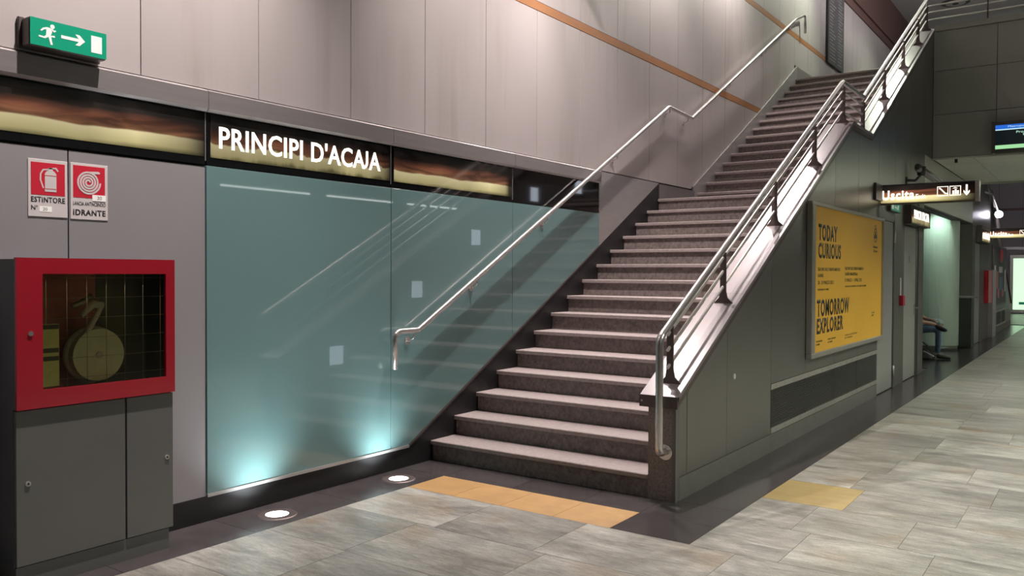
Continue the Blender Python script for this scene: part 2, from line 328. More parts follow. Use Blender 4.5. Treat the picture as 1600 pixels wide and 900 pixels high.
def text(name, s, face, pos, height, width, mat, parent, depth=.002, bold=0., align='LEFT', shear=0.):
    """face 'x': reads along +y on a wall that faces +x; 'y': reads along +x on a face towards -y. height = capital height, width = total width"""
    cu = bpy.data.curves.new(name, 'FONT'); cu.body = s; cu.size = 1; cu.offset = bold; cu.extrude = 0; cu.resolution_u = 3; cu.shear = shear; cu.space_character = 1.0 + bold*4
    t = bpy.data.objects.new(name, cu); me = bpy.data.meshes.new_from_object(t)
    bpy.data.objects.remove(t); bpy.data.curves.remove(cu)
    if s.isupper() or 'ACAJA' in s:
        bt = bmesh.new(); bt.from_mesh(me); seen = set(); js = []
        for v0 in bt.verts:
            if v0 in seen: continue
            isl = [v0]; seen.add(v0)
            for v in isl:
                for ed in v.link_edges:
                    o_ = ed.other_vert(v)
                    if o_ not in seen: seen.add(o_); isl.append(o_)
            lo = min(v.co.y for v in isl); hi = max(v.co.y for v in isl)
            if lo < -.08 and hi > .4: js.append(isl)
        for isl in js:
            H_ = max(v.co.y for v in isl); xr = max(v.co.x for v in isl); w_ = .085 + 2*bold; rr_ = .20
            bmesh.ops.delete(bt, geom=isl, context='VERTS')
            pt = [(xr, H_), (xr-w_, H_)] + [(xr-rr_-w_/2 + (rr_-w_/2)*math.cos(a_), rr_+w_/2 + (rr_-w_/2)*math.sin(a_)) for a_ in [-k*math.pi/16 for k in range(0, 11)]]
            pt += [(xr-rr_-w_/2 + (rr_+w_/2)*math.cos(a_), rr_+w_/2 + (rr_+w_/2)*math.sin(a_)) for a_ in [-k*math.pi/16 for k in range(10, -1, -1)]]
            bt.faces.new([bt.verts.new((x_-.0, y_, 0)) for x_, y_ in pt])
        bt.to_mesh(me); bt.free()
    xs = [v.co.x for v in me.vertices]; x0, x1 = min(xs), max(xs)
    ch = bpy.data.curves.new('h', 'FONT'); ch.body = 'H'; ch.offset = bold; th = bpy.data.objects.new('h', ch); mh = bpy.data.meshes.new_from_object(th)
    H = max(v.co.y for v in mh.vertices); bpy.data.objects.remove(th); bpy.data.meshes.remove(mh); bpy.data.curves.remove(ch)
    sy = height/H; sx = (width/(x1-x0)) if width else sy
    bm = bmesh.new(); bm.from_mesh(me); bpy.data.meshes.remove(me)
    ex = bmesh.ops.extrude_face_region(bm, geom=list(bm.faces))
    for v in ex['geom']:
        if isinstance(v, bmesh.types.BMVert): v.co.z = 1
    for v in bm.verts:
        a = (v.co.x - x0)*sx; h = v.co.y*sy; d = v.co.z*depth
        if face == 'x': v.co = Vector((pos[0]+d, pos[1]+a, pos[2]+h))
        else: v.co = Vector((pos[0]+a, pos[1]-d, pos[2]+h))
    return from_bm(name, bm, mat, parent)
def flat(name, pts, face, pos, mat, parent, depth=.002):
    """flat shape from 2-D points (a along the sign, h up) a little proud of its sign"""
    if face == 'x': q = [(pos[1]+a, pos[2]+h) for a, h in pts]; return prism(name, q, 'x', pos[0], pos[0]+depth, mat, parent)
    q = [(pos[0]+a, pos[2]+h) for a, h in pts]; return prism(name, q, 'y', pos[1]-depth, pos[1], mat, parent)
def rect(a0, a1, h0, h1): return [(a0, h0), (a1, h0), (a1, h1), (a0, h1)]
def circ(a, h, r, n=20, rh=None): return [(a+r*math.cos(2*math.pi*k/n), h+(rh or r)*math.sin(2*math.pi*k/n)) for k in range(n)]
def clip(poly, f):
    """keep the part of a 2-D polygon where f(p) >= 0 (f linear)"""
    out = []
    for i in range(len(poly)):
        p, q = poly[i], poly[(i+1) % len(poly)]; a, b = f(p), f(q)
        if a >= 0: out.append(p)
        if (a >= 0) != (b >= 0):
            t = a/(a-b); out.append((p[0]+(q[0]-p[0])*t, p[1]+(q[1]-p[1])*t))
    return out

# ------------------------------------------------------------------ dimensions (metres)
XI, XO = 1.945, 2.145                      # stair parapet: inner and outer face
RIS1, TRD, Y1 = .1623, .30, 5.137          # first flight
RIS2, TRD2, Y2 = .166, .3043, 10.51        # second flight
ZL, ZT = 15*RIS1, 15*RIS1 + 15*RIS2        # landing and upper floor
YL = Y1 + 14*TRD                           # landing edge
YT = Y2 + 14*TRD2                          # top edge
LED = [(5.12, .706), (9.741, 3.213), (10.703, 3.213), (14.99, 5.50)]
def ledge(y):
    for (a, b), (c, d) in zip(LED, LED[1:]):
        if y <= c: return b + (d-b)*(y-a)/(c-a)
    return LED[-1][1]
def skirt_line(y): return .16 + .549*(y-4.87)
YB, YB2 = 15.05, 19.4                      # bridge
MIR = 34.55                                # the far staircase mirrors this one: y -> MIR - y

# ------------------------------------------------------------------ floor
floor = box('floor', (0, -5, -.10), (14, 39, -.012), 'grout'); tag(floor, kind='structure')
def slab(x0, x1, y0, y1, mat, name='slab', g=.0013):
    return box(name, (x0+g, y0+g, -.012), (x1-g, y1-g, 0), mat, floor)
# dark border along the left wall, in front of the stair and along the right wall
y = -5
while y < 4.8:
    y1 = min(y+.81, 4.80)
    slab(0, .43, y, y1, 'dark_stone', 'border_slab'); y = y1
for x0, x1 in ((0, .43), (.43, 1.05), (1.05, 1.62), (1.62, 2.06)): slab(x0, x1, 4.80, 5.19, 'dark_stone', 'border_slab')
slab(2.06, 2.57, 4.40, 4.80, 'dark_stone', 'border_slab'); slab(2.06, 2.57, 4.80, 5.19, 'dark_stone', 'border_slab')
y = 5.19
while y < 29.3:
    y1 = y + .98; slab(2.13 if y < 14.2 or y > 20 else 2.0, 2.57, y, y1, 'dark_stone', 'border_slab'); y = y1
for i in range(6):
    for j in range(2): slab(.0+j*1.0, 1.0+j*1.0, 14.33+i*.98, 15.31+i*.98, 'dark_stone', 'border_slab')
for k in range(4): slab(.43+k*.4075, .43+(k+1)*.4075, 4.40, 4.80, 'yellow_stone', 'tactile_slab')
# gneiss slabs, rows 0.61 deep
XR = 5.3
known = {1: [2.57, 3.07, 3.73, 4.5, XR], 2: [2.57, 2.95, 3.54, 4.25, XR], 3: [2.57, 3.10, 3.75, 4.55, XR], 4: [2.57, 3.0, 3.87, 4.6, XR],
         5: [2.57, 3.12, 3.66, 4.4, XR], 6: [2.57, 3.2, 3.98, 4.7, XR], 0: [.43, 1.2, 1.91, 2.84, 3.6, 4.4, XR], -1: [.43, 1.07, 2.0, 2.62, 3.5, 4.3, XR],
         -2: [.43, 1.09, 1.7, 2.5, 3.3, 4.2, XR]}
YS = 4.40
for k in range(-7, 16):
    y0 = YS + (k-1)*.61; y1 = y0+.61
    xs = known.get(k)
    if xs is None:
        xs = [.43 if k <= 0 else 2.57]
        while xs[-1] < XR-.9: xs.append(xs[-1] + random.uniform(.55, .95))
        xs.append(XR)
    for a, b in zip(xs, xs[1:]):
        mt = 'gneiss'
        if k == 3 and a == 2.57: mt = 'ochre_stone'
        slab(a, b, y0, y1, mt)
yf = YS + 15*.61
box('paving', (2.57, yf, -.012), (XR, 39, 0), 'gneiss_far', floor)
box('paving', (XR, -5, -.012), (14, 39, 0), 'gneiss_far', floor)
box('paving', (.0, 29.25, -.012), (2.57, 39, 0), 'gneiss_far', floor)

# ------------------------------------------------------------------ left wall
wl = box('wall_left', (-.25, -5, 0), (-.022, 39, 8.3), 'joint_black'); tag(wl, kind='structure')
G = .003
def wpanel(poly, mat, name='panel', parent=None, x1=0., x0=-.022, g=G):
    return prism(name, poly, 'x', x0, x1, mat, parent or wl)
PY = [2.646 + .8062*k for k in range(-9, 45)]
def sk2(y): return min(max(2.62 + 0*y, 2.90 + .5455*(y-Y2) - .14), 5.16) if y > 10.2 else 2.63
rows = ((2.637, 4.040), (4.128, 5.63), (5.72, 7.15))
SKL = lambda p: p[1] - (2.68 + .5455*(p[0]-10.40))          # above the second flight's steel skirting
for a, b in zip(PY, PY[1:]):
    if a > 30: break
    for z0, z1 in rows:
        poly = rect(a+G, b-G, z0+G, z1-G)
        if a > 9.2:
            if z1 < 5.0 or z0 < 5.2:
                if b < 14.9: poly = clip(poly, SKL)
                else:
                    poly = clip(poly, lambda p: p[1]-5.165)
                if a < 14.85 < b: poly = clip(rect(a+G, b-G, max(z0, 5.165)+G, z1-G), lambda p: 1)
                if z1 < 5.165 and b >= 14.9: poly = []
        if len(poly) >= 3: wpanel(poly, 'wall_panel')
def band(z0, z1, y0, y1, mat, name):
    poly = clip(clip(rect(y0, y1, z0, z1), SKL), lambda p: 1)
    return wpanel(poly, mat, name, x1=.002)
band(4.042, 4.126, -5, 13.4, 'orange_band', 'orange_strip')
wpanel(rect(-5, 16.72, 5.632, 5.718), 'orange_band', 'orange_strip', x1=.002); wpanel(rect(17.86, 30, 5.632, 5.718), 'wall_panel', 'panel')
box('brown_fascia', (-.022, -5, 7.152), (.03, 39, 7.32), 'brown_fascia', wl)
box('brown_fascia', (-.022, -5, 7.33), (.06, 39, 8.3), 'brown_fascia', wl)
# grey sheet panels left of the glass
for a, b in ((-4.2, -3.4), (-3.4, -2.6), (-2.6, -1.79), (-1.79, -.985), (-.985, -.18), (-.18, .626), (.626, 1.43), (1.43, 2.236), (2.236, 3.06)):
    wpanel(rect(a+.004, b-.004, .155, 2.165), 'low_panel')
# black plinth that turns up along the stair as a stringer
prism('plinth', [(-5, 0), (9.36, 0), (9.36, 2.62), (4.87, .152), (-5, .152)], 'x', -.022, .006, 'plinth_black', wl)
# stainless ledge over the sign band, in lengths
e = [-3.39, -1.78, -.17, 1.45, 3.06, 4.67, 6.275, 7.885]
for a, b in zip(e, e[1:]): prism('steel_ledge', [(-.022, 2.497), (.012, 2.497), (.035, 2.512), (.035, 2.618), (.018, 2.630), (-.022, 2.630)], 'y', a+.002, b-.002, 'steel_dull', wl)
# brushed steel end panel beside the stringer
prism('steel_panel', clip(rect(7.89, 9.36, 1.0, 2.628), lambda p: p[1]-skirt_line(p[0])), 'x', -.022, .004, 'steel', wl)
# landing and upper flight skirting
box('landing_skirting', (-.022, 9.362, ZL), (.016, 10.42, ZL+.185), 'landing_dark', wl)
a0 = lambda y: 2.68 + .5455*(y-10.40)
for ya, yb in ((10.40, 11.75), (11.755, 13.40), (13.405, 14.86)):
    prism('stair_skirting', [(ya, a0(ya)-.42), (yb, a0(yb)-.42), (yb, a0(yb) if yb < 14.8 else 5.16), (ya, a0(ya))], 'x', -.022, .014, 'steel', wl)
box('landing_skirting', (-.022, 14.862, ZT), (.014, 29.0, 5.16), 'steel_dull', wl)

# teal glass cladding
gl_y = [3.06, 4.67, 6.275, 7.885]
labs = ['full-height teal glass panel right of the grey wall panels, under the station name',
        'middle teal glass panel with slanting lower edge beside the lower stairs',
        'rightmost teal glass panel, tapering upward between handrail and steel corner panel']
for i, (a, b) in enumerate(zip(gl_y, gl_y[1:])):
    poly = clip(rect(a+.0025, b-.0025, .170, 2.172), lambda p: p[1]-skirt_line(p[0])-.012)
    g = prism('glass_panel', poly, 'x', -.021, .008, 'teal_glass'); tag(g, labs[i], 'glass panel', 'teal glass wall cladding')
    m_ = g.modifiers.new('b', 'BEVEL'); m_.width = .0015; m_.segments = 1
# steel angle under the glass
prism('glass_trim', [(-.02, .150), (.016, .150), (.016, .170), (-.02, .170)], 'y', 3.06, 4.87, 'steel', wl)
prism('glass_trim', [(4.87, .152), (4.87, .170), (7.885, skirt_line(7.885)+.012), (7.885, skirt_line(7.885)-.004)], 'x', -.02, .014, 'plate_brown', wl)

# ------------------------------------------------------------------ backlit sign band
def lightbox(name, y0, y1, mat, label, lit=True):
    t = empty(name, (0, (y0+y1)/2, 2.175), label, 'light box')
    box('box_frame', (-.022, y0+.002, 2.178), (.006, y1-.002, 2.495), 'black_glass', t)
    if lit: box('lit_print', (.0055, y0+.03, 2.225), (.0085, y1-.012, 2.484), mat, t)
    box('edge_strip', (.004, y1-.006, 2.20), (.011, y1-.002, 2.49), 'steel', t)
    return t
lightbox('light_box', -.17, 1.448, 'backlit_b', 'backlit brown landscape panel at the far left end of the sign band')
lightbox('light_box', 1.452, 3.058, 'backlit_a', 'backlit brown and cream panel above the fire hose cabinet')
t = lightbox('station_name_sign', 3.062, 4.668, 'backlit_name', "backlit black station sign reading PRINCIPI D'ACAJA over the teal glass")
for ob in list(t.children): pass
lt = text('lettering', "PRINCIPI D'ACAJA", 'x', (.0088, 3.15, 2.290), .130, 1.40, 'letter_glow', t, .004, .014)
bml = bmesh.new(); bml.from_mesh(lt.data); bml.verts.ensure_lookup_table(); done = set(); base = WL[lt].copy()
for v0 in bml.verts:
    if v0.index in done: continue
    isl = [v0]; done.add(v0.index)
    for v in isl:
        for ed in v.link_edges:
            o_ = ed.other_vert(v)
            if o_.index not in done: done.add(o_.index); isl.append(o_)
    ids = {v.index: i for i, v in enumerate(isl)}; fcs = {f for v in isl for f in v.link_faces}
    ml_ = bpy.data.meshes.new('letter'); ml_.from_pydata([v.co + base for v in isl], [], [[ids[v.index] for v in f.verts] for f in fcs])
    link('letter', ml_, 'letter_glow', t)
bml.free(); bpy.data.objects.remove(lt)
lightbox('light_box', 4.672, 6.273, 'backlit_b', 'backlit brown and cream panel between station name and black glass')
lightbox('light_box', 6.277, 7.883, 'backlit_b', 'unlit black glass panel at the stair end of the sign band', False)

# ------------------------------------------------------------------ staircase
st = empty('staircase', (XI/2, Y1, 0), 'wide two-flight staircase of dark brown stone, treads coloured paler for the lamp light on them', 'staircase')
def step(y0, y1, z, ris, name='step'):
    e_ = empty(name, (XI/2, y0, z-ris)); e_.parent = st; e_.location = Vector(WL[e_]) - WL[st]
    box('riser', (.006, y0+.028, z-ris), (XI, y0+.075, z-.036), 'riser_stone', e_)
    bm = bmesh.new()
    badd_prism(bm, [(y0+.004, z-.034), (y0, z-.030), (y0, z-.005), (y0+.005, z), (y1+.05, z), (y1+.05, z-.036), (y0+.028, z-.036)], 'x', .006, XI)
    from_bm('tread', bm, 'lit_tread_stone', e_)
    return e_
for i in range(15): step(Y1+i*TRD, (Y1+(i+1)*TRD) if i < 14 else Y2, (i+1)*RIS1, RIS1)
for i in range(15): step(Y2+i*TRD2, (Y2+(i+1)*TRD2) if i < 14 else YT+.5, ZL+(i+1)*RIS2, RIS2)
# solid core under the steps
core = [(Y1+.07, .0)]
for i in range(15): core += [(Y1+.07+i*TRD, (i+1)*RIS1-.037), (Y1+.07+(i+1)*TRD if i < 14 else Y2+.07, (i+1)*RIS1-.037)]
for i in range(15): core += [(Y2+.07+i*TRD2, ZL+(i+1)*RIS2-.037), (Y2+.07+(i+1)*TRD2 if i < 14 else YT+.4, ZL+(i+1)*RIS2-.037)]
core += [(YT+.4, 3.5), (14.3, 3.4), (14.3, 0)]
prism('core', core, 'x', .008, XI-.002, 'granite', st)

# ------------------------------------------------------------------ right parapet wall with panels
wr_poly = [(5.20, 0), (14.33, 0), (14.33, 2.60), (20.22, 2.60), (20.22, 3.40), (15.05, 3.40), (15.05, 5.44)] + [(y, z-.06) for y, z in LED[::-1]][:-1] + [(5.20, .69)]
wr_poly[6] = (15.03, 5.43)
wr = prism('wall_right', wr_poly, 'x', XI+.001, XO-.020, 'joint_black'); tag(wr, kind='structure')
def rpanel(y0, y1, z0, z1=None, mat='right_panel', name='panel', g=.0025):
    pts = [(y0+g, z0+g)] + [(y1-g, z0+g)]
    if z1 is not None: pts += [(y1-g, z1-g), (y0+g, z1-g)]
    else:
        ys = [y1-g] + [y for y, _ in LED[::-1] if y0+g < y < y1-g] + [y0+g]
        pts += [(y, ledge(y)-.062) for y in ys]
    return prism(name, pts, 'x', XO-.020, XO, mat, wr)
rpanel(5.20, 5.333, .155); rpanel(5.336, 6.07, .155); rpanel(6.07, 7.085, .155)
for a, b in ((7.085, 8.09), (8.09, 9.10), (9.10, 10.12), (10.12, 11.15)):
    rpanel(a, b, .585)
for a, b in ((11.15, 12.17), (12.17, 13.2), (13.2, 14.33)): rpanel(a, b, 2.60, mat='right_panel')
prism('panel', [(14.333, 2.62), (15.03, 3.41), (15.03, ledge(15.03)-.062), (14.333, ledge(14.333)-.062)], 'x', XO-.02, XO, 'right_panel', wr)
for a, b in ((5.20, 7.085), (7.085, 9.10), (9.10, 11.15)): box('skirting', (XO-.03, a+.002, 0), (XO+.004, b-.002, .152), 'skirt_stone', wr)
box('inner_lining', (XI-.004, 5.32, .0), (XI, 14.9, .02), 'right_panel', wr)
lin_pts = [(5.30, .02)] + [(9.6, .02+.0)] 
# steel lining of the parapet's inner face, above the steps
for a, b in ((5.30, 6.5), (6.5, 7.7), (7.7, 8.9), (8.9, 9.74), (9.74, 10.70), (10.70, 11.9), (11.9, 13.1), (13.1, 14.95)):
    prism('inner_panel', [(a+.002, ledge(a)-.85), (b-.002, ledge(b)-.85), (b-.002, ledge(b)-.062), (a+.002, ledge(a)-.062)], 'x', XI-.008, XI+.001, 'right_panel', wr)
# lintel over the recess
box('lintel', (XO-.02, 14.36, 2.62), (XO+.002, 20.2, 3.395), 'white_paint', wr)
# end panels of the parapet block inside the recess
box('recess_panel', (0.05, 14.30, 0), (XO, 14.335, 2.6), 'frame_grey', wr)
# newel block
nw = box('newel', (XI, 5.15, 0), (XO-.022, 5.30, .665), 'granite', wr)
box('newel_edge', (XO-.024, 5.148, 0), (XO+.002, 5.21, .66), 'skirt_stone', wr)
disc('drain_cap', (XO, 6.218, .738), 'x', .022, .006, 'sign_white', wr, 20)

# ledge: a continuous folded steel cap
lg = empty('parapet_ledge', (2.03, 5.12, .64), 'pinkish brushed steel cap folded along the top of the stair parapet', 'ledge')
def strip(name, x0, x1, dz0, dz1, segs, mat, parent):
    for (ya, za), (yb, zb) in segs:
        prism(name, [(ya, za+dz0), (yb, zb+dz0), (yb, zb+dz1), (ya, za+dz1)], 'x', x0, x1, mat, parent)
def lpt(y): return (y, ledge(y))
cuts = [5.12, 6.35, 7.55, 8.8, 9.741]
segs = [(lpt(a), lpt(b)) for a, b in zip(cuts, cuts[1:])] + [(lpt(9.741), lpt(10.703))] + [(lpt(a), lpt(b)) for a, b in ((10.703, 12.1), (12.1, 13.55), (13.55, 14.99))]
strip('cap_sheet', 1.895, 2.172, -.03, 0, [(a, (b[0]-.002, b[1]-.001)) for a, b in segs], 'ledge_steel', lg)
strip('cap_apron', 2.150, 2.170, -.075, -.03, segs, 'plate_brown', lg)
strip('cap_apron', 1.897, 1.915, -.075, -.03, segs, 'plate_brown', lg)
prism('cap_front', [(5.112, .628), (5.125, .628), (5.145, .708), (5.112, .708)], 'x', 1.895, 2.172, 'plate_brown', lg)
disc('screw', (1.915, 5.112, .668), 'y', .008, -.004, 'steel_polish', lg, 12)

# right balustrade
bal = empty('stair_balustrade', (2.05, 5.1, .7), 'stainless balustrade with thick handrail and three thin rails on the stair parapet', 'balustrade')
XH = 2.05
def rail_z(y, d):                # rail at height d above the ledge line
    return ledge(y)+d
HR = .452
pts = [(XH+.025, 5.15, .335), (XH+.022, 5.05, .335), (XH+.022, 5.05, 1.10), (XH, 9.741, 3.665), (XH, 10.72, 3.670), (XH, 14.95, 5.97), (XH, 15.11, 6.03), (12.0, 15.11, 6.03)]
tube('handrail', pts, .026, 'steel_polish', bal, 14, .09)
disc('wall_flange', (XH+.025, 5.135, .330), 'y', .052, .015, 'steel_polish', bal, 24)
for d in (.125, .245, .350):
    p = [(XH, 5.22, ledge(5.22)+d), (XH, 9.741, 3.213+d), (XH, 10.703, 3.213+d), (XH, 14.93, ledge(14.93)+d+.03), (XH+.06, 15.11, 5.56+d), (12.0, 15.11, 5.56+d)]
    tube('thin_rail', p, .011, 'rail_satin', bal, 8, .08)
def post(y, z=None):
    z0 = ledge(y) if z is None else z
    prof = [(-.075, 0), (.085, 0), (.082, .008), (.035, .05), (.024, .10), (.024, .40), (-.022, .40), (-.022, .10), (-.03, .05), (-.07, .008)]
    p_ = prism('post', [(XH+a, z0-.01+b) for a, b in prof], 'y', y-.008, y+.008, 'plate_brown', bal)
    tube('rail_bracket', [(XH, y, z0+.36), (XH, y, z0+HR-.01)], .007, 'steel_polish', p_, 8)
    return p_
for y in (5.26, 6.22, 7.43, 8.66, 9.76, 10.70, 11.86, 13.1, 14.2, 14.93): post(y)
for x in (2.9, 3.9, 4.9, 5.9, 7.0, 8.0, 9.0, 10., 11.):
    box('post', (x-.01, 15.09, 5.52), (x+.01, 15.13, 6.02), 'plate_brown', bal)
# recessed step lights in the parapet's inner face
for i, (y, z) in enumerate(((5.884, .68), (7.104, 1.335), (8.19, 1.965), (9.492, 2.60), (10.66, 2.80), (11.88, 3.46), (13.09, 4.12))):
    w = ('lowest', 'second', 'third', 'fourth', 'fifth', 'sixth', 'topmost')[i]
    s_ = empty('step_light', (XI-.01, y, z-.1), w + ' recessed step light from below, mirrored white in the teal glass' if i < 5 else w + ' recessed step light on the inner parapet of the upper flight', 'light', 'step lights in the parapet')
    bm = bmesh.new()
    for lo, hi in (((y-.12, z-.12), (y+.12, z-.095)), ((y-.12, z+.095), (y+.12, z+.12)), ((y-.12, z-.095), (y-.095, z+.095)), ((y+.095, z-.095), (y+.12, z+.095))):
        badd_box(bm, (XI-.022, lo[0], lo[1]), (XI-.008, hi[0], hi[1]))
    from_bm('frame', bm, 'steel_dull', s_)
    box('lens', (XI-.0155, y-.094, z-.094), (XI-.0085, y+.094, z+.094), 'step_glow', s_)

# ------------------------------------------------------------------ left wall handrail
hl = empty('stair_handrail', (.08, 4.63, .79), 'tubular stainless handrail fixed to the left wall along the stairs', 'handrail')
hp = [(.08, 4.635, .792), (.08, 4.635, 1.078), (.08, 4.90, 1.078), (.08, 9.47, 3.565), (.08, 10.17, 3.535), (.08, 14.55, 5.90), (.08, 15.08, 6.10), (.08, 15.08, 5.78)]
tube('rail', hp, .0225, 'steel_polish', hl, 14, .07)
def hz(y):
    for a, b in zip(hp[1:], hp[2:]):
        if a[1] <= y <= b[1]: return a[2] + (b[2]-a[2])*(y-a[1])/(b[1]-a[1]+1e-9)
for y in (4.85, 5.65, 6.75, 8.15, 9.50, 10.05, 11.5, 13.0, 14.4):
    z = hz(y)
    b_ = tube('bracket', [(.08, y, z-.015), (.08, y, z-.062), (.008, y, z-.085)], .007, 'steel_polish', hl, 8, .03)
    disc('bracket_rose', (.009, y, z-.085), 'x', .03, .008, 'steel_polish', b_, 18)
    for dy in (-.018, .018): disc('bolt', (.017, y+dy, z-.087), 'x', .006, .005, 'steel', b_, 8)

# ------------------------------------------------------------------ bridge, upper floor, ceilings
br = box('wall_bridge', (XO-.1, YB+.03, 3.41), (12, YB+.25, 5.46), 'joint_black'); tag(br, kind='structure')
xs = [XO, 3.045, 3.945, 4.845, 5.745, 6.645, 7.545, 8.445]
for a, b in zip(xs, xs[1:]):
    for z0, z1 in ((3.415, 4.11), (4.11, 4.815), (4.815, 5.455)):
        box('panel', (a+.004, YB, z0+.004), (b-.004, YB+.03, z1-.004), 'bridge_panel', br)
box('bridge_cap', (XO+.03, YB-.03, 5.458), (12, YB+.28, 5.545), 'bridge_panel', br)
box('soffit_edge', (XO, YB-.01, 3.385), (12, YB+.05, 3.412), 'white_paint', br)
uf = box('floor_upper', (.0, YT+.45, ZT-.3), (XI-.01, 29, ZT-.001), 'dark_stone'); tag(uf, kind='structure')
uf2 = box('floor_bridge', (XI+.2, YB+.26, 4.6), (12, YB2, ZT), 'dark_stone'); tag(uf2, kind='structure')
sf = box('ceiling_bridge', (XO+.003, YB+.05, 3.42), (12, YB2, 3.50), 'joint_black'); tag(sf, kind='structure')
xs = [XO+.01, 2.72, 3.92, 5.12, 6.32, 7.52, 8.72]
ys = [YB+.06 + .48*k for k in range(10)]
for a, b in zip(xs, xs[1:]):
    for c, d in zip(ys, ys[1:]):
        box('ceiling_tile', (a+.006, c+.006, 3.400), (b-.006, d-.006, 3.42), 'soffit', sf)
for x in xs[1:-1]: box('ceiling_bar', (x-.006, ys[0], 3.394), (x+.006, ys[-1], 3.402), 'white_paint', sf)
box('edge_bar', (XO+.003, YB2-.02, 3.36), (12, YB2+.03, 3.45), 'white_paint', sf)
wb2 = box('wall_bridge_far', (XO-.1, YB2+.03, 3.46), (12, YB2+.2, 5.5), 'bridge_panel'); tag(wb2, kind='structure')
ce = box('ceiling', (-.02, -5, 8.28), (14, 39, 8.40), 'ceiling_paint'); tag(ce, kind='structure')
wre = box('wall_rear', (-.25, -5.2, 0), (14, -5, 8.3), 'far_wall'); tag(wre, kind='structure')
wpl = box('wall_platform', (13.2, -5, 0), (13.5, 39, 8.3), 'recess_wall'); tag(wpl, kind='structure')
for k in range(22):
    box('platform_panel', (13.17, -4.9+k*2., .1), (13.2, -2.95+k*2., 2.3), 'right_panel_dark', wpl)
    box('platform_fascia', (13.12, -4.98+k*2., 2.4), (13.2, -3.02+k*2., 2.75), 'low_panel', wpl)
# recess behind the doors
wrc = box('wall_recess', (.45, 14.34, 0), (.6, 20.2, 3.4), 'recess_wall'); tag(wrc, kind='structure')
crc = box('ceiling_recess', (.6, 14.34, 3.0), (XI, 20.2, 3.1), 'soffit'); tag(crc, kind='structure')

# ------------------------------------------------------------------ doors in the right wall
def door(n, y0, y1, label_handle):
    d = box('door_%d' % n, (XO-.03, y0, .012), (XO-.002, y1, 2.215), 'door_grey', None, .003); tag(d, kind='structure')
    return d
d1 = door(1, 11.18, 12.06, 0); d2 = door(2, 12.80, 13.70, 0)
box('leaf_edge', (XO-.02, 12.062, 0.005), (XO+.004, 12.135, 2.25), 'dark_void', d1)
for z in (.14, 1.95): tube('hinge', [(XO+.012, 12.10, z), (XO+.012, 12.10, z+.16)], .014, 'steel', d1, 10)
def lever(d, y, z, s):
    h = tube('handle', [(XO-.004, y, z), (XO+.05, y, z), (XO+.05, y+s*.11, z)], .009, 'steel_dull', d, 8, .02)
    box('rose', (XO-.004, y-.02, z-.10), (XO+.004, y+.02, z+.05), 'steel_dull', h)
lever(d1, 11.26, 1.02, 1); lever(d2, 13.62, 1.03, -1)
box('number_plate', (XO-.003, 13.20, 1.70), (XO, 13.23, 1.80), 'ink_grey', d2)
box('door_frame', (XO-.021, 12.137, 0), (XO+.006, 12.795, 2.60), 'frame_grey', wr)
box('door_frame', (XO-.021, 13.705, 0), (XO-.006, 13.90, 2.60), 'dark_void', wr)
box('door_frame', (XO-.021, 13.902, 0), (XO+.006, 14.335, 2.60), 'frame_grey', wr)
box('door_head', (XO-.021, 11.155, 2.222), (XO+.004, 12.135, 2.598), 'frame_grey', wr)
box('door_head', (XO-.021, 12.80, 2.222), (XO+.003, 13.70, 2.598), 'frame_grey', wr)
# call point
ct = empty('alarm_call_point', (XO+.006, 12.5, 1.1), 'small red alarm box with white tab between the two grey doors', 'alarm box')
box('body', (XO+.006, 12.46, 1.095), (XO+.06, 12.60, 1.235), 'signal_red', ct, .006)
box('tab', (XO+.006, 12.50, 1.24), (XO+.016, 12.55, 1.48), 'sign_white', ct)

# ------------------------------------------------------------------ ventilation grille
gr = empty('ventilation_grille', (XO, 9.14, .16), 'long dark louvred ventilation grille with riveted pale border under the yellow poster', 'grille')
box('back', (XO-.02, 7.10, .155), (XO-.014, 11.15, .58), 'grille_dark', gr)
for z0, z1 in ((.158, .205), (.535, .582)):
    b_ = box('border_strip', (XO-.014, 7.092, z0), (XO+.004, 11.15, z1), 'poster_frame', gr)
    for k in range(17): disc('rivet', (XO+.004, 7.22+k*.24, (z0+z1)/2), 'x', .007, .003, 'steel_dull', b_, 8)
for k in range(20):
    z = .209 + k*.0163
    prism('slat', [(XO-.013, z), (XO+.0, z+.001), (XO-.001, z+.009), (XO-.010, z+.012)], 'y', 7.095, 11.15, 'grille_slat', gr)
for y in (7.094, 8.10, 9.11, 10.13): box('mullion', (XO-.012, y-.004, .205), (XO+.002, y+.004, .535), 'grille_slat', gr)

# ------------------------------------------------------------------ yellow poster
ps = empty('poster_board', (XO, 9.68, .715), 'large yellow poster reading TODAY CURIOUS TOMORROW EXPLORER in a grey frame', 'poster')
Yp0, Yp1, Zp0, Zp1 = 8.09, 11.24, .715, 2.222
bm = bmesh.new()
for lo, hi in (((Yp0, Zp0), (Yp1, Zp0+.05)), ((Yp0, Zp1-.035), (Yp1, Zp1)), ((Yp0, Zp0+.05), (Yp0+.11, Zp1-.035)), ((Yp1-.05, Zp0+.05), (Yp1, Zp1-.035))):
    badd_box(bm, (XO, lo[0], lo[1]), (XO+.06, hi[0], hi[1]), .006)
from_bm('frame', bm, 'poster_frame', ps)
sh = box('sheet', (XO, Yp0+.10, Zp0+.045), (XO+.035, Yp1-.045, Zp1-.03), 'poster_yellow', ps)
px = XO+.0352
T = lambda s, y, z, h, w, b=0., m='ink': text('print', s, 'x', (px, y, z), h, w, m, sh, .001, b)
T('TODAY', 8.37, 1.865, .155, .70, .034); T('CURIOUS', 8.37, 1.69, .145, .85, .034)
T('TOMORROW', 8.34, 1.115, .16, 1.25, .034); T('EXPLORER', 8.34, .945, .145, 1.00, .034)
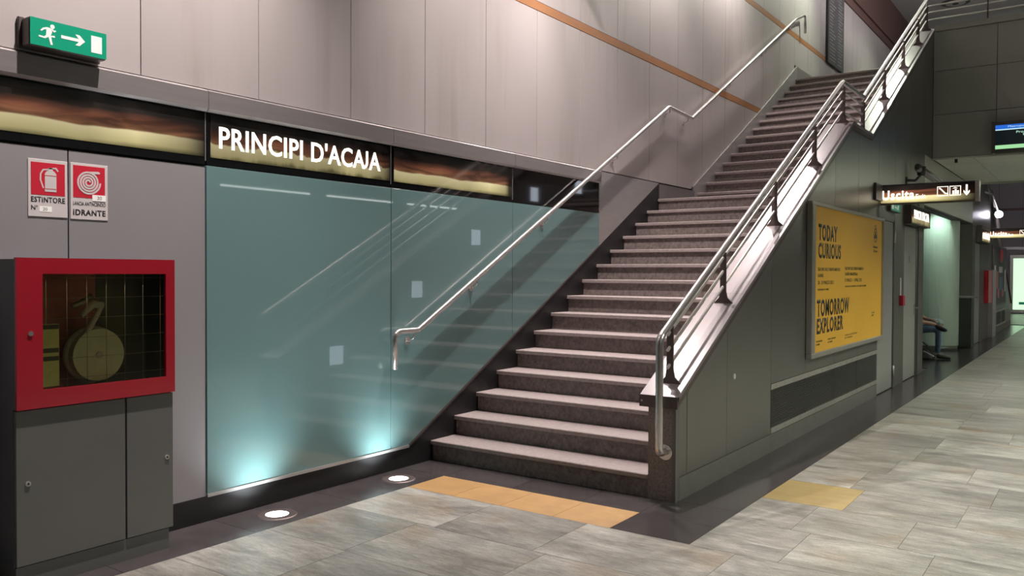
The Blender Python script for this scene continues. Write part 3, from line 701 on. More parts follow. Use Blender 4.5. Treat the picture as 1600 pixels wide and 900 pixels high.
T("SALONE DELL'ORIENTAMENTO", 8.36, 1.560, .032, .84, .012); T('LAUREE', 8.36, 1.498, .032, .20, .012)
T('20 - 24 MARZO 2023', 8.36, 1.425, .036, .58); T('POLITECNICO DI TORINO', 8.36, 1.365, .018, .40)
T("SALONE DELL'ORIENTAMENTO", 9.40, 1.575, .032, .84, .012); T('LAUREE MAGISTRALI', 9.40, 1.514, .032, .56, .012)
T('31 MARZO - 1 APRILE 2023', 9.40, 1.445, .036, .76); T('CASTELLO DEL VALENTINO E POLITECNICO DI TORINO', 9.40, 1.385, .018, .98)
T('Politecnico', 10.72, 1.845, .028, .24, .012); T('di Torino', 10.74, 1.795, .028, .20)
for y, w in ((8.32, .22), (8.74, .3), (9.42, .55)):
    T('CON IL SOSTEGNO', y, .858, .016, w); T('DI TORINO', y, .828, .016, w*.6)
T('SCOPRI', 10.68, 1.055, .016, .14); T('DI PIU', 10.68, 1.025, .016, .10)
# crest over the small lettering: outline shield with a tower
def ring(name, a, h, ra, rh, th, parent):
    bm = bmesh.new(); n = 24; o_ = [(a+ra*math.cos(2*math.pi*k/n), h+rh*math.sin(2*math.pi*k/n)) for k in range(n)]; i_ = [(a+(ra-th)*math.cos(2*math.pi*k/n), h+(rh-th)*math.sin(2*math.pi*k/n)) for k in range(n)]
    vo = [bm.verts.new((px+.001, *p)) for p in o_]; vi = [bm.verts.new((px+.001, *p)) for p in i_]
    for k in range(n): bm.faces.new((vo[k], vo[(k+1) % n], vi[(k+1) % n], vi[k]))
    ex = bmesh.ops.extrude_face_region(bm, geom=list(bm.faces))
    for v in ex['geom']:
        if isinstance(v, bmesh.types.BMVert): v.co.x -= .001
    return from_bm(name, bm, 'ink', parent)
ring('crest', 10.84, 2.0, .085, .085, .012, sh); ring('crest', 10.84, 2.075, .05, .05, .01, sh)
flat('crest', [(-.07, 0), (.07, 0), (.05, .05), (.02, .05), (.02, .08), (-.02, .08), (-.02, .05), (-.05, .05)], 'x', (px, 10.84, 1.96), 'ink', sh, .001)

# ------------------------------------------------------------------ fire hose cabinet
fc = empty('fire_hose_cabinet', (.15, 2.25, 0), 'grey standing cabinet with a red glazed door showing a hose reel', 'fire cabinet')
XC = .275; CY0, CY1 = 1.845, 2.665
box('base', (.01, CY0+.004, .0), (XC-.012, CY1-.022, .112), 'cabinet_grey', fc)
bm = bmesh.new()
badd_box(bm, (.01, CY0, .115), (XC-.022, CY1, .868))
badd_box(bm, (.01, CY0, .868), (.03, CY1, 1.585)); badd_box(bm, (.03, CY0, .868), (XC-.004, CY0+.016, 1.585)); badd_box(bm, (.03, CY1-.016, .868), (XC-.004, CY1, 1.585)); badd_box(bm, (.03, CY0+.016, 1.57), (XC-.004, CY1-.016, 1.585))
from_bm('body', bm, 'cabinet_side', fc)
for a, b, hy in ((CY0+.002, 2.388, 1.90), (2.397, CY1-.002, 2.625)):
    d_ = box('door', (XC-.021, a, .118), (XC, b, .862), 'cabinet_grey', fc, .002)
    disc('lock', (XC, hy, .51), 'x', .013, .006, 'steel', d_, 16); disc('keyhole', (XC+.006, hy, .51), 'x', .005, .001, 'ink', d_, 8)
bm = bmesh.new()
WY0, WY1, WZ0, WZ1 = 1.965, 2.612, .955, 1.515
for lo, hi in (((CY0, .868), (CY1, WZ0)), ((CY0, WZ1), (CY1, 1.592)), ((CY0, WZ0), (WY0, WZ1)), ((WY1, WZ0), (CY1, WZ1))):
    badd_box(bm, (XC-.003, lo[0], lo[1]), (XC+.018, hi[0], hi[1]))
rd = from_bm('red_door', bm, 'signal_red', fc)
box('pane', (XC+.001, WY0-.01, WZ0-.01), (XC+.005, WY1+.01, WZ1+.01), 'clear_glass', rd)
for k in range(7): tube('wire', [(XC-.002, WY0+.025+k*.1, WZ0), (XC-.002, WY0+.025+k*.1, WZ1)], .0014, 'wire', rd, 5)
for k in range(6): tube('wire', [(XC-.004, WY0, WZ0+.04+k*.1), (XC-.004, WY1, WZ0+.04+k*.1)], .0014, 'wire', rd, 5)
disc('lock', (XC+.018, 1.908, 1.23), 'x', .012, .005, 'steel_polish', rd, 16)
lb = box('instruction_label', (XC-.002, WY0+.002, WZ0+.01), (XC, WY0+.085, 1.27), 'hose_yellow', rd)
for z in (1.245, 1.13, 1.09): box('print', (XC, WY0+.004, z), (XC+.0005, WY0+.083, z+.022), 'dark_green', lb)
box('backboard', (.031, CY0+.018, .87), (.034, 2.36, 1.565), 'cabinet_inside', fc)
box('backboard', (.031, 2.362, .87), (.034, CY1-.018, 1.565), 'dark_green', fc)
# hose reel hanging in the cabinet
hr = empty('hose_reel', (.14, 2.28, .96), 'round yellow-green hose reel behind the cabinet glass', 'hose reel')
disc('disc', (.165, 2.285, 1.095), 'x', .135, .045, 'hose_disc', hr, 32)
ring_pts = [(.14, 2.285+.128*math.cos(a), 1.095+.128*math.sin(a)) for a in [2*math.pi*k/28 for k in range(29)]]
tube('coiled_hose', ring_pts, .022, 'hose_grey', hr, 8)
disc('hub', (.21, 2.285, 1.095), 'x', .018, .01, 'hose_grey', hr, 12)
tube('hose', [(.19, 2.18, 1.13), (.2, 2.28, 1.30), (.2, 2.30, 1.345)], .014, 'hose_grey', hr, 8, .03)
tube('nozzle', [(.2, 2.20, 1.30), (.2, 2.26, 1.36), (.2, 2.31, 1.35)], [.012, .022, .02], 'hose_grey', hr, 10)
tube('strap', [(.2, 2.255, 1.40), (.205, 2.20, 1.37), (.205, 2.15, 1.35)], .015, 'wire', hr, 6)

# ------------------------------------------------------------------ safety signs on the left wall
def safety(name, y0, y1, z0, z1, label):
    t = empty(name, (.0, (y0+y1)/2, z0), label, 'sign')
    return t, box('plate', (.0005, y0, z0), (.004, y1, z1), 'sign_white', t, .0012)
t, p_ = safety('fire_extinguisher_sign', 2.033, 2.231, 1.808, 2.102, 'red and white ESTINTORE sign with extinguisher pictogram, left of the pair above cabinet')
flat('red_field', rect(.014, .184, .112, .278), 'x', (.004, 2.033, 1.808), 'sign_red', p_, .001)
O = (.005, 2.033, 1.808)
flat('pictogram', [(.082, .130), (.140, .130), (.140, .222), (.130, .236), (.122, .240), (.122, .254), (.100, .254), (.100, .240), (.092, .236), (.082, .222)], 'x', O, 'sign_white', p_, .001)
flat('pictogram', [(.098, .252), (.140, .258), (.152, .240), (.146, .236), (.134, .250), (.098, .246)], 'x', O, 'sign_white', p_, .001)
flat('pictogram', [(.1, .248), (.072, .245), (.058, .222), (.056, .190), (.072, .146), (.078, .148), (.064, .190), (.065, .220), (.076, .238), (.1, .242)], 'x', O, 'sign_white', p_, .001)
for h in (.144, .212): flat('pictogram_line', rect(.083, .139, h, h+.0025), 'x', (.0061, 2.033, 1.808), 'sign_red', p_, .0005)
text('print', 'ESTINTORE', 'x', (.004, 2.047, 1.883), .027, .170, 'ink', p_, .001, .022)
text('print', 'N', 'x', (.004, 2.047, 1.842), .024, .021, 'ink', p_, .001, .01); text('print', 'o', 'x', (.004, 2.071, 1.857), .012, .008, 'ink', p_, .001)
sk = box('sticker', (.004, 2.088, 1.834), (.0048, 2.150, 1.862), 'exit_white', p_); text('print', '20', 'x', (.0048, 2.105, 1.840), .016, .022, 'ink_grey', sk, .0005)
t, p_ = safety('hydrant_sign', 2.246, 2.448, 1.805, 2.104, 'red and white LANCIA ANTINCENDIO IDRANTE sign with hose spiral, right of the pair')
O = (.005, 2.246, 1.805)
flat('red_field', rect(.014, .186, .116, .286), 'x', (.004, 2.246, 1.805), 'sign_red', p_, .001)
bm = bmesh.new(); n = 90; rin = []
for k in range(n+1):
    a = k/n*2*math.pi*4.0; r_ = .008 + .056*k/n; c_ = (2.246+.096+r_*math.cos(a), 1.805+.20+r_*math.sin(a)*1.0)
    d_ = .0048; rin.append((bm.verts.new((.0062, c_[0]+d_*math.cos(a), c_[1]+d_*math.sin(a))), bm.verts.new((.0062, c_[0]-d_*math.cos(a), c_[1]-d_*math.sin(a)))))
for k in range(n): bm.faces.new((rin[k][0], rin[k+1][0], rin[k+1][1], rin[k][1]))
ex = bmesh.ops.extrude_face_region(bm, geom=list(bm.faces))
for v in ex['geom']:
    if isinstance(v, bmesh.types.BMVert): v.co.x = .005
from_bm('pictogram', bm, 'sign_white', p_)
flat('pictogram', [(.10, .258), (.15, .262), (.16, .255), (.155, .248), (.11, .248)], 'x', O, 'sign_white', p_, .001)
sk = box('sticker', (.0052, 2.362, 1.908), (.0064, 2.436, 1.940), 'exit_white', p_); text('print', '30', 'x', (.0064, 2.388, 1.915), .018, .026, 'ink_grey', sk, .0005)
text('print', 'LANCIA ANTINCENDIO', 'x', (.004, 2.259, 1.880), .020, .176, 'ink', p_, .001, .01)
text('print', 'IDRANTE', 'x', (.004, 2.259, 1.828), .030, .176, 'ink', p_, .001, .028)

# emergency exit sign
es = empty('emergency_exit_sign', (.05, 2.23, 2.68), 'green running man exit sign with right arrow above the sign band', 'sign')
EX, E0, E1, EZ0, EZ1 = .10, 2.005, 2.392, 2.652, 2.795
box('back_plate', (.0, E0-.02, EZ0-.005), (.02, E1+.01, EZ1+.01), 'sign_side', es, .004)
box('housing', (.018, E0-.004, EZ0), (EX-.003, E1, EZ1), 'sign_side', es, .006)
fp = box('face', (EX-.003, E0, EZ0+.006), (EX, E1, EZ1-.002), 'exit_green', es)
O = (EX, E0, EZ0)
flat('arrow', [(.15, .066), (.24, .066), (.222, .046), (.244, .046), (.272, .074), (.244, .102), (.222, .102), (.24, .082), (.15, .082)], 'x', O, 'exit_white', fp, .001)
flat('door_symbol', rect(.305, .362, .028, .116), 'x', O, 'exit_white', fp, .001)
flat('running_man', circ(.107, .113, .011, 14), 'x', O, 'exit_white', fp, .001)
flat('running_man', [(.078, .105), (.098, .104), (.106, .088), (.098, .066), (.118, .070), (.119, .060), (.088, .060), (.075, .064)], 'x', O, 'exit_white', fp, .001)
flat('running_man', [(.078, .105), (.060, .098), (.048, .084), (.054, .080), (.066, .091), (.080, .094)], 'x', O, 'exit_white', fp, .001)
flat('running_man', [(.100, .098), (.116, .086), (.125, .092), (.122, .098), (.115, .095), (.104, .105)], 'x', O, 'exit_white', fp, .001)
flat('running_man', [(.076, .066), (.066, .056), (.040, .058), (.040, .050), (.070, .047), (.088, .058)], 'x', O, 'exit_white', fp, .001)
flat('running_man', [(.086, .062), (.092, .042), (.098, .020), (.108, .022), (.103, .044), (.100, .064)], 'x', O, 'exit_white', fp, .001)

# ------------------------------------------------------------------ floor uplights
for i, (x, y) in enumerate(((.23, 3.41), (.22, 4.53))):
    u = empty('floor_uplight', (x, y, 0), ('nearer' if i == 0 else 'farther') + ' round recessed uplight glowing white in the dark border by the glass', 'light', 'recessed floor uplights')
    bm = bmesh.new(); n = 32
    for ro, ri, z in ((.125, .072, .004),):
        A = [[bm.verts.new((x+r*math.cos(2*math.pi*k/n), y+r*math.sin(2*math.pi*k/n), zz)) for k in range(n)] for r, zz in ((ro, 0), (ro-.006, z), (ri, z), (ri, -.0))]
        for a, b in zip(A, A[1:]):
            for k in range(n): bm.faces.new((a[k], a[(k+1) % n], b[(k+1) % n], b[k]))
    from_bm('ring', bm, 'plate_brown', u)
    disc('lens', (x, y, .0005), 'z', .074, .002, 'lamp_white', u, 28)
    lamp('SPOT', 'uplight_light', (x, y, .012), (x-.22, y, .56), 34, (.86, .97, 1), spot_size=R(112), spot_blend=1., shadow_soft_size=.03)

# ------------------------------------------------------------------ upstairs signboard
sb = empty('signboard', (0, 17.3, 5.6), 'tall dark board of small white lettering on the upstairs wall', 'sign board')
bd = box('board', (.002, 16.71, 5.62), (.05, 17.88, 7.14), 'poster_dark', sb, .006)
for k in range(22):
    for c_, w_ in ((16.80, random.uniform(.2, .5)), (17.42, random.uniform(.2, .38))):
        box('print_line', (.05, c_, 5.70+k*.063), (.0515, c_+w_, 5.722+k*.063), 'board_print', bd)

# ------------------------------------------------------------------ overhead exit sign, camera, door signs
def overhead(y, lab, x0=2.11, x1=3.225, z0=2.40, z1=2.645):
    t = empty('hanging_exit_sign', ((x0+x1)/2, y, z0), lab, 'sign')
    box('housing', (x0+.02, y-.06, z0), (x1, y+.06, z1), 'sign_side', t, .004)
    f_ = box('lit_face', (x0+.045, y-.064, z0+.014), (x1-.03, y-.058, z1-.012), 'backlit_sign_y', t)
    box('end_frame', (x1-.03, y-.068, z0), (x1+.012, y+.068, z1), 'steel', t)
    box('wall_bracket', (XO, y-.42, z0+.04), (XO+.03, y-.05, z1), 'sign_side', t)
    text('lettering', 'Uscita', 'y', (x0+.06, y-.065, z0+.058), .112, .37, 'letter_glow', f_, .002, .03)
    text('lettering', 'Exit', 'y', (x0+.445, y-.065, z0+.058), .055, .11, 'letter_glow', f_, .002, .01)
    for a0_, w_ in ((.70, .122), (.835, .122)):
        bm = bmesh.new()
        for lo, hi in (((0, 0), (w_, .008)), ((0, .108), (w_, .116)), ((0, .008), (.008, .108)), ((w_-.008, .008), (w_, .108))):
            badd_box(bm, (x0-.02+a0_+lo[0], y-.067, z0+.075+lo[1]), (x0-.02+a0_+hi[0], y-.065, z0+.075+hi[1]))
        from_bm('symbol_box', bm, 'letter_dim', f_)
    xa = x0-.02+.70
    flat('escalator_symbol', [(.02, .10), (.035, .10), (.095, .035), (.115, .035), (.115, .022), (.085, .022), (.03, .085), (.02, .085)], 'y', (xa, y-.065, z0+.075), 'letter_dim', f_)
    xb = x0-.02+.835
    flat('lift_symbol', rect(.03, .05, .014, .06) , 'y', (xb, y-.065, z0+.075), 'letter_dim', f_)
    flat('lift_symbol', rect(.055, .075, .014, .075), 'y', (xb, y-.065, z0+.075), 'letter_dim', f_)
    flat('lift_symbol', rect(.08, .10, .014, .06), 'y', (xb, y-.065, z0+.075), 'letter_dim', f_)
    flat('lift_symbol', [(.03, .085), (.06, .10), (.09, .085)], 'y', (xb, y-.065, z0+.075), 'letter_dim', f_)
    flat('down_arrow', [(0, .05), (.032, .01), (.064, .05), (.064, .075), (.042, .05), (.042, .14), (.022, .14), (.022, .05), (0, .075)], 'y', (x0+.965, y-.065, z0+.06), 'letter_glow', f_)
    return t
# the hanging sign reads along x: same print, generated along x
bs = MAT['backlit_sign'].copy(); MAT['backlit_sign_y'] = bs
for n_ in bs.node_tree.nodes:
    if n_.type == 'SEPXYZ':
        for l_ in list(bs.node_tree.links):
            if l_.from_node == n_ and l_.from_socket.name == 'Y':
                to = l_.to_socket; bs.node_tree.links.remove(l_); bs.node_tree.links.new(n_.outputs['X'], to)
overhead(11.30, 'brown backlit Uscita exit sign projecting from the wall above the poster')
overhead(23.3, 'small distant Uscita exit sign beyond the bridge')

cc = empty('security_camera', (XO, 13.1, 2.80), 'grey bullet security camera on a dark wall arm above the exit sign', 'security camera')
tube('arm', [(XO, 12.9, 2.86), (XO+.10, 13.0, 2.86), (XO+.16, 13.1, 2.95)], .018, 'lamp_body', cc, 8, .03)
disc('wall_plate', (XO, 12.9, 2.86), 'x', .05, .012, 'lamp_body', cc, 16)
tube('joint', [(XO+.16, 13.1, 2.94), (XO+.16, 13.1, 3.06)], [.05, .065], 'lamp_body', cc, 12)
tube('housing', [(XO+.13, 13.0, 3.03), (XO+.30, 13.75, 2.88)], .042, 'low_panel', cc, 12)
tube('sun_hood', [(XO+.13, 13.0, 3.055), (XO+.31, 13.8, 2.897)], .045, 'frame_grey', cc, 12)

dsn = empty('door_sign', (XO, 13.5, 2.23), "dark backlit sign reading PRINCIPI D'ACAJA over the second grey door", 'sign')
box('housing', (XO+.004, 12.76, 2.235), (XO+.10, 14.30, 2.52), 'sign_side', dsn, .004)
dface = box('lit_face', (XO+.10, 12.80, 2.255), (XO+.104, 14.27, 2.50), 'backlit_name', dsn)
text('lettering', "PRINCIPI D'ACAJA", 'x', (XO+.1042, 12.93, 2.325), .12, 1.22, 'letter_glow', dface, .002, .012)
ge = empty('green_exit_sign', (XO, 11.93, 2.36), 'small green and white emergency exit sign under the hanging exit sign', 'sign')
box('housing', (XO+.004, 11.63, 2.352), (XO+.05, 12.25, 2.470), 'sign_side', ge, .004)
f_ = box('face', (XO+.05, 11.65, 2.36), (XO+.053, 12.23, 2.464), 'exit_green', ge)
flat('pictogram', rect(.03, .14, .02, .08), 'x', (XO+.053, 11.65, 2.36), 'exit_white', f_); flat('pictogram', [(.18, .045), (.27, .045), (.27, .02), (.33, .05), (.27, .08), (.27, .055), (.18, .055)], 'x', (XO+.053, 11.65, 2.36), 'exit_white', f_)
flat('pictogram', [(.36, .02), (.41, .035), (.46, .02), (.44, .05), (.48, .075), (.42, .085), (.38, .06)], 'x', (XO+.053, 11.65, 2.36), 'exit_white', f_)

# monitor on the bridge front
mo = empty('information_screen', (3.5, 14.9, 3.40), 'grey framed train information screen with blue header on the dark bridge', 'screen')
box('housing', (3.0, 14.86, 3.40), (4.05, 14.99, 3.885), 'sign_side', mo, .01)
bm = bmesh.new()
for lo, hi in (((3.0, 3.40), (4.05, 3.455)), ((3.0, 3.83), (4.05, 3.885)), ((3.0, 3.455), (3.05, 3.83)), ((4.0, 3.455), (4.05, 3.83))): badd_box(bm, (lo[0], 14.845, lo[1]), (hi[0], 14.862, hi[1]))
from_bm('bezel', bm, 'frame_grey', mo)
sc = box('screen', (3.05, 14.853, 3.455), (4.0, 14.860, 3.83), 'screen_black', mo)
box('header', (3.052, 14.851, 3.765), (3.998, 14.853, 3.828), 'screen_blue', sc); box('header_line', (3.052, 14.851, 3.748), (3.998, 14.853, 3.765), 'screen_line', sc)
box('footer', (3.052, 14.851, 3.462), (3.998, 14.853, 3.520), 'screen_bar', sc)
text('print', 'Metropolitana di Torino', 'y', (3.22, 14.851, 3.785), .028, .6, 'screen_line', sc, .001)
text('print', 'Prossimi Treni', 'y', (3.33, 14.852, 3.690), .034, .4, 'screen_text', sc, .001); text('print', 'Partenze', 'y', (3.42, 14.852, 3.648), .034, .22, 'screen_text', sc, .001)
for z, s_ in ((3.59, '1'), (3.545, '2')): text('print', s_, 'y', (3.44, 14.852, z), .03, .02, 'screen_text', sc, .001)
box('mount', (3.4, 14.98, 3.55), (3.6, YB+.002, 3.75), 'lamp_body', mo)
hk = box('detector', (2.46, 15.12, 3.33), (2.50, 15.16, 3.40), 'ink'); tag(hk, 'tiny black detector hanging from the bridge ceiling edge', 'detector')

# ------------------------------------------------------------------ recess: column, bin, bench, person
cl = empty('column', (1.60, 18.9, 0), 'pale green round column standing in the recess behind the doors', 'column')
disc('shaft', (1.60, 18.9, .10), 'z', .47, 2.9, 'column_paint', cl, 48)
disc('plinth', (1.60, 18.9, 0), 'z', .455, .10, 'frame_grey', cl, 48)
for p in cl.children[0].data.polygons: p.use_smooth = len(p.vertices) == 4
for i, (x, y, w, ax, ay) in enumerate(((1.90, 18.05, 62, 1.72, 18.5), (1.98, 16.5, 60, 1.95, 16.6))):  # second downlight is added to brighten the seated person
    lamp('SPOT', 'recess_downlight_light', (x, y, 2.92), (ax, ay, 1.6), w, (.78, 1, .86), spot_size=R(100), spot_blend=.8, shadow_soft_size=.05)
    rl = empty('recess_downlight', (x, y, 2.94), ('small round downlight in the recess ceiling washing the green column', 'small round downlight added in the recess ceiling to brighten the seated person')[i], 'light', 'recess downlights')
    box('plate', (x-.10 if x < 1.95 else x-.14, y-.09, 2.992), (x+.045 if x < 1.95 else x-.036, y+.09, 3.0), 'soffit', rl)
    disc('ring', (x-.03, y, 2.985), 'z', .075, .015, 'lamp_body', rl, 20); disc('lens', (x-.03, y, 2.98), 'z', .055, .006, 'lamp_white', rl, 20)
bn = empty('waste_bin', (2.08, 19.75, 0), 'tall black waste bin with a pale lid rim beyond the column', 'bin')
box('body', (1.93, 19.55, 0), (2.22, 19.95, 1.04), 'bin_black', bn, .01); box('lid', (1.92, 19.54, 1.04), (2.23, 19.96, 1.075), 'low_panel', bn, .006)
box('slot', (1.99, 19.546, .86), (2.16, 19.551, .95), 'ink', bn)
be = empty('bench', (1.45, 16.7, 0), 'low dark metal bench in the recess under the seated person', 'bench')
box('seat', (1.22, 15.6, .40), (1.68, 17.6, .44), 'frame_grey', be, .008)
for y in (15.75, 17.45):
    for x in (1.28, 1.62): box('leg', (x-.02, y-.02, 0), (x+.02, y+.02, .40), 'frame_grey', be)

def skin_mesh(verts, edges, name, mat, parent, sub=2, root=0):
    me = bpy.data.meshes.new(name); me.from_pydata([v[:3] for v in verts], edges, [])
    o = bpy.data.objects.new(name, me); COL.objects.link(o)
    sm = o.modifiers.new('s', 'SKIN'); sd = o.modifiers.new('u', 'SUBSURF'); sd.levels = sub; sd.render_levels = sub
    for i, v in enumerate(verts):
        d_ = me.skin_vertices[0].data[i]; d_.radius = (v[3], v[4] if len(v) > 4 else v[3]); d_.use_root = (i == root)
    dg = bpy.context.evaluated_depsgraph_get(); dg.update()
    me2 = bpy.data.meshes.new_from_object(o.evaluated_get(dg)); bpy.data.objects.remove(o)
    me2.materials.clear()
    return link(name, me2, mat, parent, True)
PYc = 16.78
def P(x, dy, z, r, r_=None): return (x, PYc+dy, z, r, r_ or r)
pe = empty('person', (1.5, PYc, 0), 'person in jeans and black shoes sitting with one ankle on the other knee', 'person')
body = [P(1.50, 0, .55, .15, .12), P(1.46, 0, .78, .14, .11), P(1.50, 0, 1.0, .16, .11), P(1.53, 0, 1.12, .07), P(1.58, 0, 1.20, .055), P(1.63, 0, 1.27, .085, .095), P(1.65, 0, 1.36, .09, .10), P(1.65, 0, 1.42, .06),
        P(1.55, -.20, 1.06, .055), P(1.62, -.27, .80, .042), P(1.80, -.16, .66, .034), P(1.93, -.10, .635, .028), P(2.0, -.08, .61, .024),
        P(1.55, .20, 1.06, .055), P(1.60, .27, .80, .042), P(1.78, .22, .70, .034), P(1.90, .16, .69, .028), P(1.96, .12, .66, .024)]
bed = [(0, 1), (1, 2), (2, 3), (3, 4), (4, 5), (5, 6), (6, 7), (2, 8), (8, 9), (9, 10), (10, 11), (11, 12), (2, 13), (13, 14), (14, 15), (15, 16), (16, 17)]
skin_mesh(body, bed, 'body', 'skin', pe)
shirt = [P(1.50, 0, .56, .16, .13), P(1.46, 0, .78, .152, .12), P(1.50, 0, 1.0, .17, .12), P(1.53, 0, 1.10, .085), P(1.55, -.20, 1.06, .066), P(1.60, -.26, .88, .056), P(1.55, .20, 1.06, .066), P(1.59, .26, .88, .056)]
skin_mesh(shirt, [(0, 1), (1, 2), (2, 3), (2, 4), (4, 5), (2, 6), (6, 7)], 'shirt', 'shirt', pe)
hairv = [P(1.62, 0, 1.32, .10, .105), P(1.62, 0, 1.40, .105, .105), P(1.66, 0, 1.455, .07)]
skin_mesh(hairv, [(0, 1), (1, 2)], 'hair', 'hair', pe)
for s_ in (-1, 1): tube('eye', [(1.735, PYc+s_*.03, 1.345), (1.745, PYc+s_*.03, 1.345)], .011, 'shoe_black', pe, 8)
tube('nose', [(1.73, PYc, 1.345), (1.752, PYc, 1.31)], [.008, .014], 'skin', pe, 8); tube('mouth', [(1.728, PYc-.02, 1.275), (1.728, PYc+.02, 1.275)], .006, 'sign_red', pe, 6)
# standing leg: thigh forward, shin down; other leg folded with its ankle on the knee
trou = [P(1.50, -.02, .54, .15, .12), P(1.60, -.10, .535, .095), P(1.96, -.08, .545, .072), P(2.035, -.08, .505, .066), P(2.03, -.07, .28, .056), P(2.02, -.06, .10, .045)]
skin_mesh(trou, [(0, 1), (1, 2), (2, 3), (3, 4), (4, 5)], 'trouser_leg', 'denim', pe)
trou2 = [P(1.50, .06, .55, .13, .12), P(1.62, .15, .58, .092), P(1.92, .38, .645, .074), P(1.98, .40, .64, .068), P(2.0, .20, .635, .056), P(2.02, .04, .625, .046)]
skin_mesh(trou2, [(0, 1), (1, 2), (2, 3), (3, 4), (4, 5)], 'trouser_leg', 'denim_pale', pe)
def shoe(path, name='shoe'):
    return skin_mesh(path, [(i, i+1) for i in range(len(path)-1)], name, 'shoe_black', pe, 2)
shoe([P(1.99, -.06, .06, .045, .05), P(2.06, -.06, .045, .045, .042), P(2.16, -.06, .035, .046, .034), P(2.24, -.06, .025, .036, .022)])
shoe([P(1.96, -.04, .60, .05, .045), P(2.02, -.10, .575, .05, .045), P(2.11, -.16, .54, .046, .04), P(2.18, -.20, .525, .034, .028)])
# hands: palm and five fingers each, laid over the crossed ankle
for sx, (hx, hy, hz_) in ((-1, (2.0, PYc-.08, .61)), (1, (1.96, PYc+.12, .66))):
    v_ = [(hx-.02, hy, hz_, .026, .018), (hx+.03, hy, hz_-.006, .036, .015), (hx+.055, hy, hz_-.012, .034, .013)]; ed_ = [(0, 1), (1, 2)]
    pal = skin_mesh(v_, ed_, 'hand', 'skin', pe, 2)
    for k, (dy, L_) in enumerate(((-.030, .062), (-.010, .075), (.010, .070), (.029, .055))):
        tube('finger', [(hx+.05, hy+dy, hz_-.010), (hx+.05+L_*.5, hy+dy*1.1, hz_-.014), (hx+.05+L_*.85, hy+dy*1.1, hz_-.035), (hx+.05+L_*.9, hy+dy*1.1, hz_-.055)], [.0095, .009, .008, .006], 'skin', pal, 8)
    tube('thumb', [(hx+.0, hy-sx*.025, hz_-.004), (hx+.03, hy-sx*.055, hz_-.018), (hx+.055, hy-sx*.06, hz_-.035)], [.012, .010, .007], 'skin', pal, 8)
bg = empty('shoulder_bag', (1.85, 16.5, 0), 'black soft bag on the floor beside the seated person', 'bag')
bm = bmesh.new(); badd_box(bm, (1.60, 16.46, 0), (1.98, 16.70, .26)); bmesh.ops.subdivide_edges(bm, edges=bm.edges, cuts=3, use_grid_fill=True)
for v in bm.verts:
    q = (v.co.x-1.60)/.38; h_ = v.co.z/.26
    v.co.z *= (1-.72*q*q) * (.92 + .08*math.sin(v.co.y*40)); v.co.y = 16.58 + (v.co.y-16.58)*(1.1-.45*h_); v.co.x += .02*math.sin(v.co.z*30)
from_bm('bag_body', bm, 'shoe_black', bg, True)
tube('bag_strap', [(1.72, 16.55, .22), (1.78, 16.5, .33), (1.88, 16.55, .24)], .012, 'rubber', bg, 6, .05)

# ------------------------------------------------------------------ far staircase side, mirrored beyond the bridge
def my(y): return MIR - y
fpoly = [(my(y), z-.05) for y, z in LED] ; fpoly = [(my(5.2), 0)] + fpoly + [(my(14.33), 5.4), (my(14.33), 0)]
wf = prism('wall_far_stair', fpoly, 'x', .4, XO-.02, 'frame_grey'); tag(wf, kind='structure')
for a, b in ((5.2, 6.07), (6.07, 7.085), (7.085, 8.09), (8.09, 9.1), (9.1, 10.12), (10.12, 11.15)):
    z0 = .155 if b < 7.1 else .585
    pts = [(my(a)-.003, z0), (my(b)+.003, z0), (my(b)+.003, ledge(b)-.06)] + [(my(y), z-.06) for y, z in LED[::-1] if a < y < b] + [(my(a)-.003, ledge(a)-.06)]
    prism('panel', pts, 'x', XO-.02, XO, 'right_panel', wf)
prism('panel', [(my(11.15), 2.6), (my(14.33), 2.6), (my(14.33), 5.1), (my(11.15), ledge(11.15)-.06)], 'x', XO-.02, XO, 'right_panel', wf)
box('skirting', (XO-.02, my(11.15), 0), (XO+.004, my(5.2), .152), 'skirt_stone', wf)
box('door_frame', (XO-.02, my(14.33), 0), (XO+.004, my(13.9), 2.6), 'frame_grey', wf)
box('door_frame', (XO-.02, my(13.0), 0), (XO+.006, my(11.16), 2.6), 'frame_grey', wf)
box('door_head', (XO-.02, my(13.88), 2.22), (XO+.004, my(13.0), 2.6), 'frame_grey', wf)
d3 = box('door_3', (XO-.02, my(13.86), .01), (XO, my(13.02), 2.21), 'door_grey'); tag(d3, kind='structure')
tube('handle', [(XO, my(13.75), 1.03), (XO+.05, my(13.75), 1.03), (XO+.05, my(13.6), 1.03)], .01, 'steel_dull', d3, 8)
lg2 = empty('parapet_ledge', (2.03, my(5.12), .64), 'sloping metal cap on the distant staircase parapet beyond the bridge', 'ledge')
strip('cap_sheet', 1.895, 2.172, -.05, 0, [((my(a), b), (my(c), d)) for (a, b), (c, d) in zip(LED, LED[1:])], 'plate_brown', lg2)
hb2 = empty('stair_balustrade', (2.05, my(5.2), .7), 'balustrade of the distant staircase beyond the bridge', 'balustrade')
tube('handrail', [(2.07, my(5.05), .34), (2.07, my(5.05), 1.1), (2.05, my(9.741), 3.665), (2.05, my(10.72), 3.67)], .0235, 'steel_dull', hb2, 10, .08)
for y in (5.26, 6.22, 7.43, 8.66): box('post', (2.03, my(y)-.008, ledge(y)-.01), (2.07, my(y)+.008, ledge(y)+.44), 'plate_brown', hb2)
fg = empty('ventilation_grille', (XO, 26, .16), 'distant dark ventilation grille in a pale border under the colourful poster', 'grille')
box('back', (XO-.02, 24.1, .17), (XO+.002, 27.6, .58), 'grille_dark', fg)
for z0, z1 in ((.16, .205), (.535, .585)): box('border_strip', (XO, 24.05, z0), (XO+.01, 27.65, z1), 'poster_frame', fg)
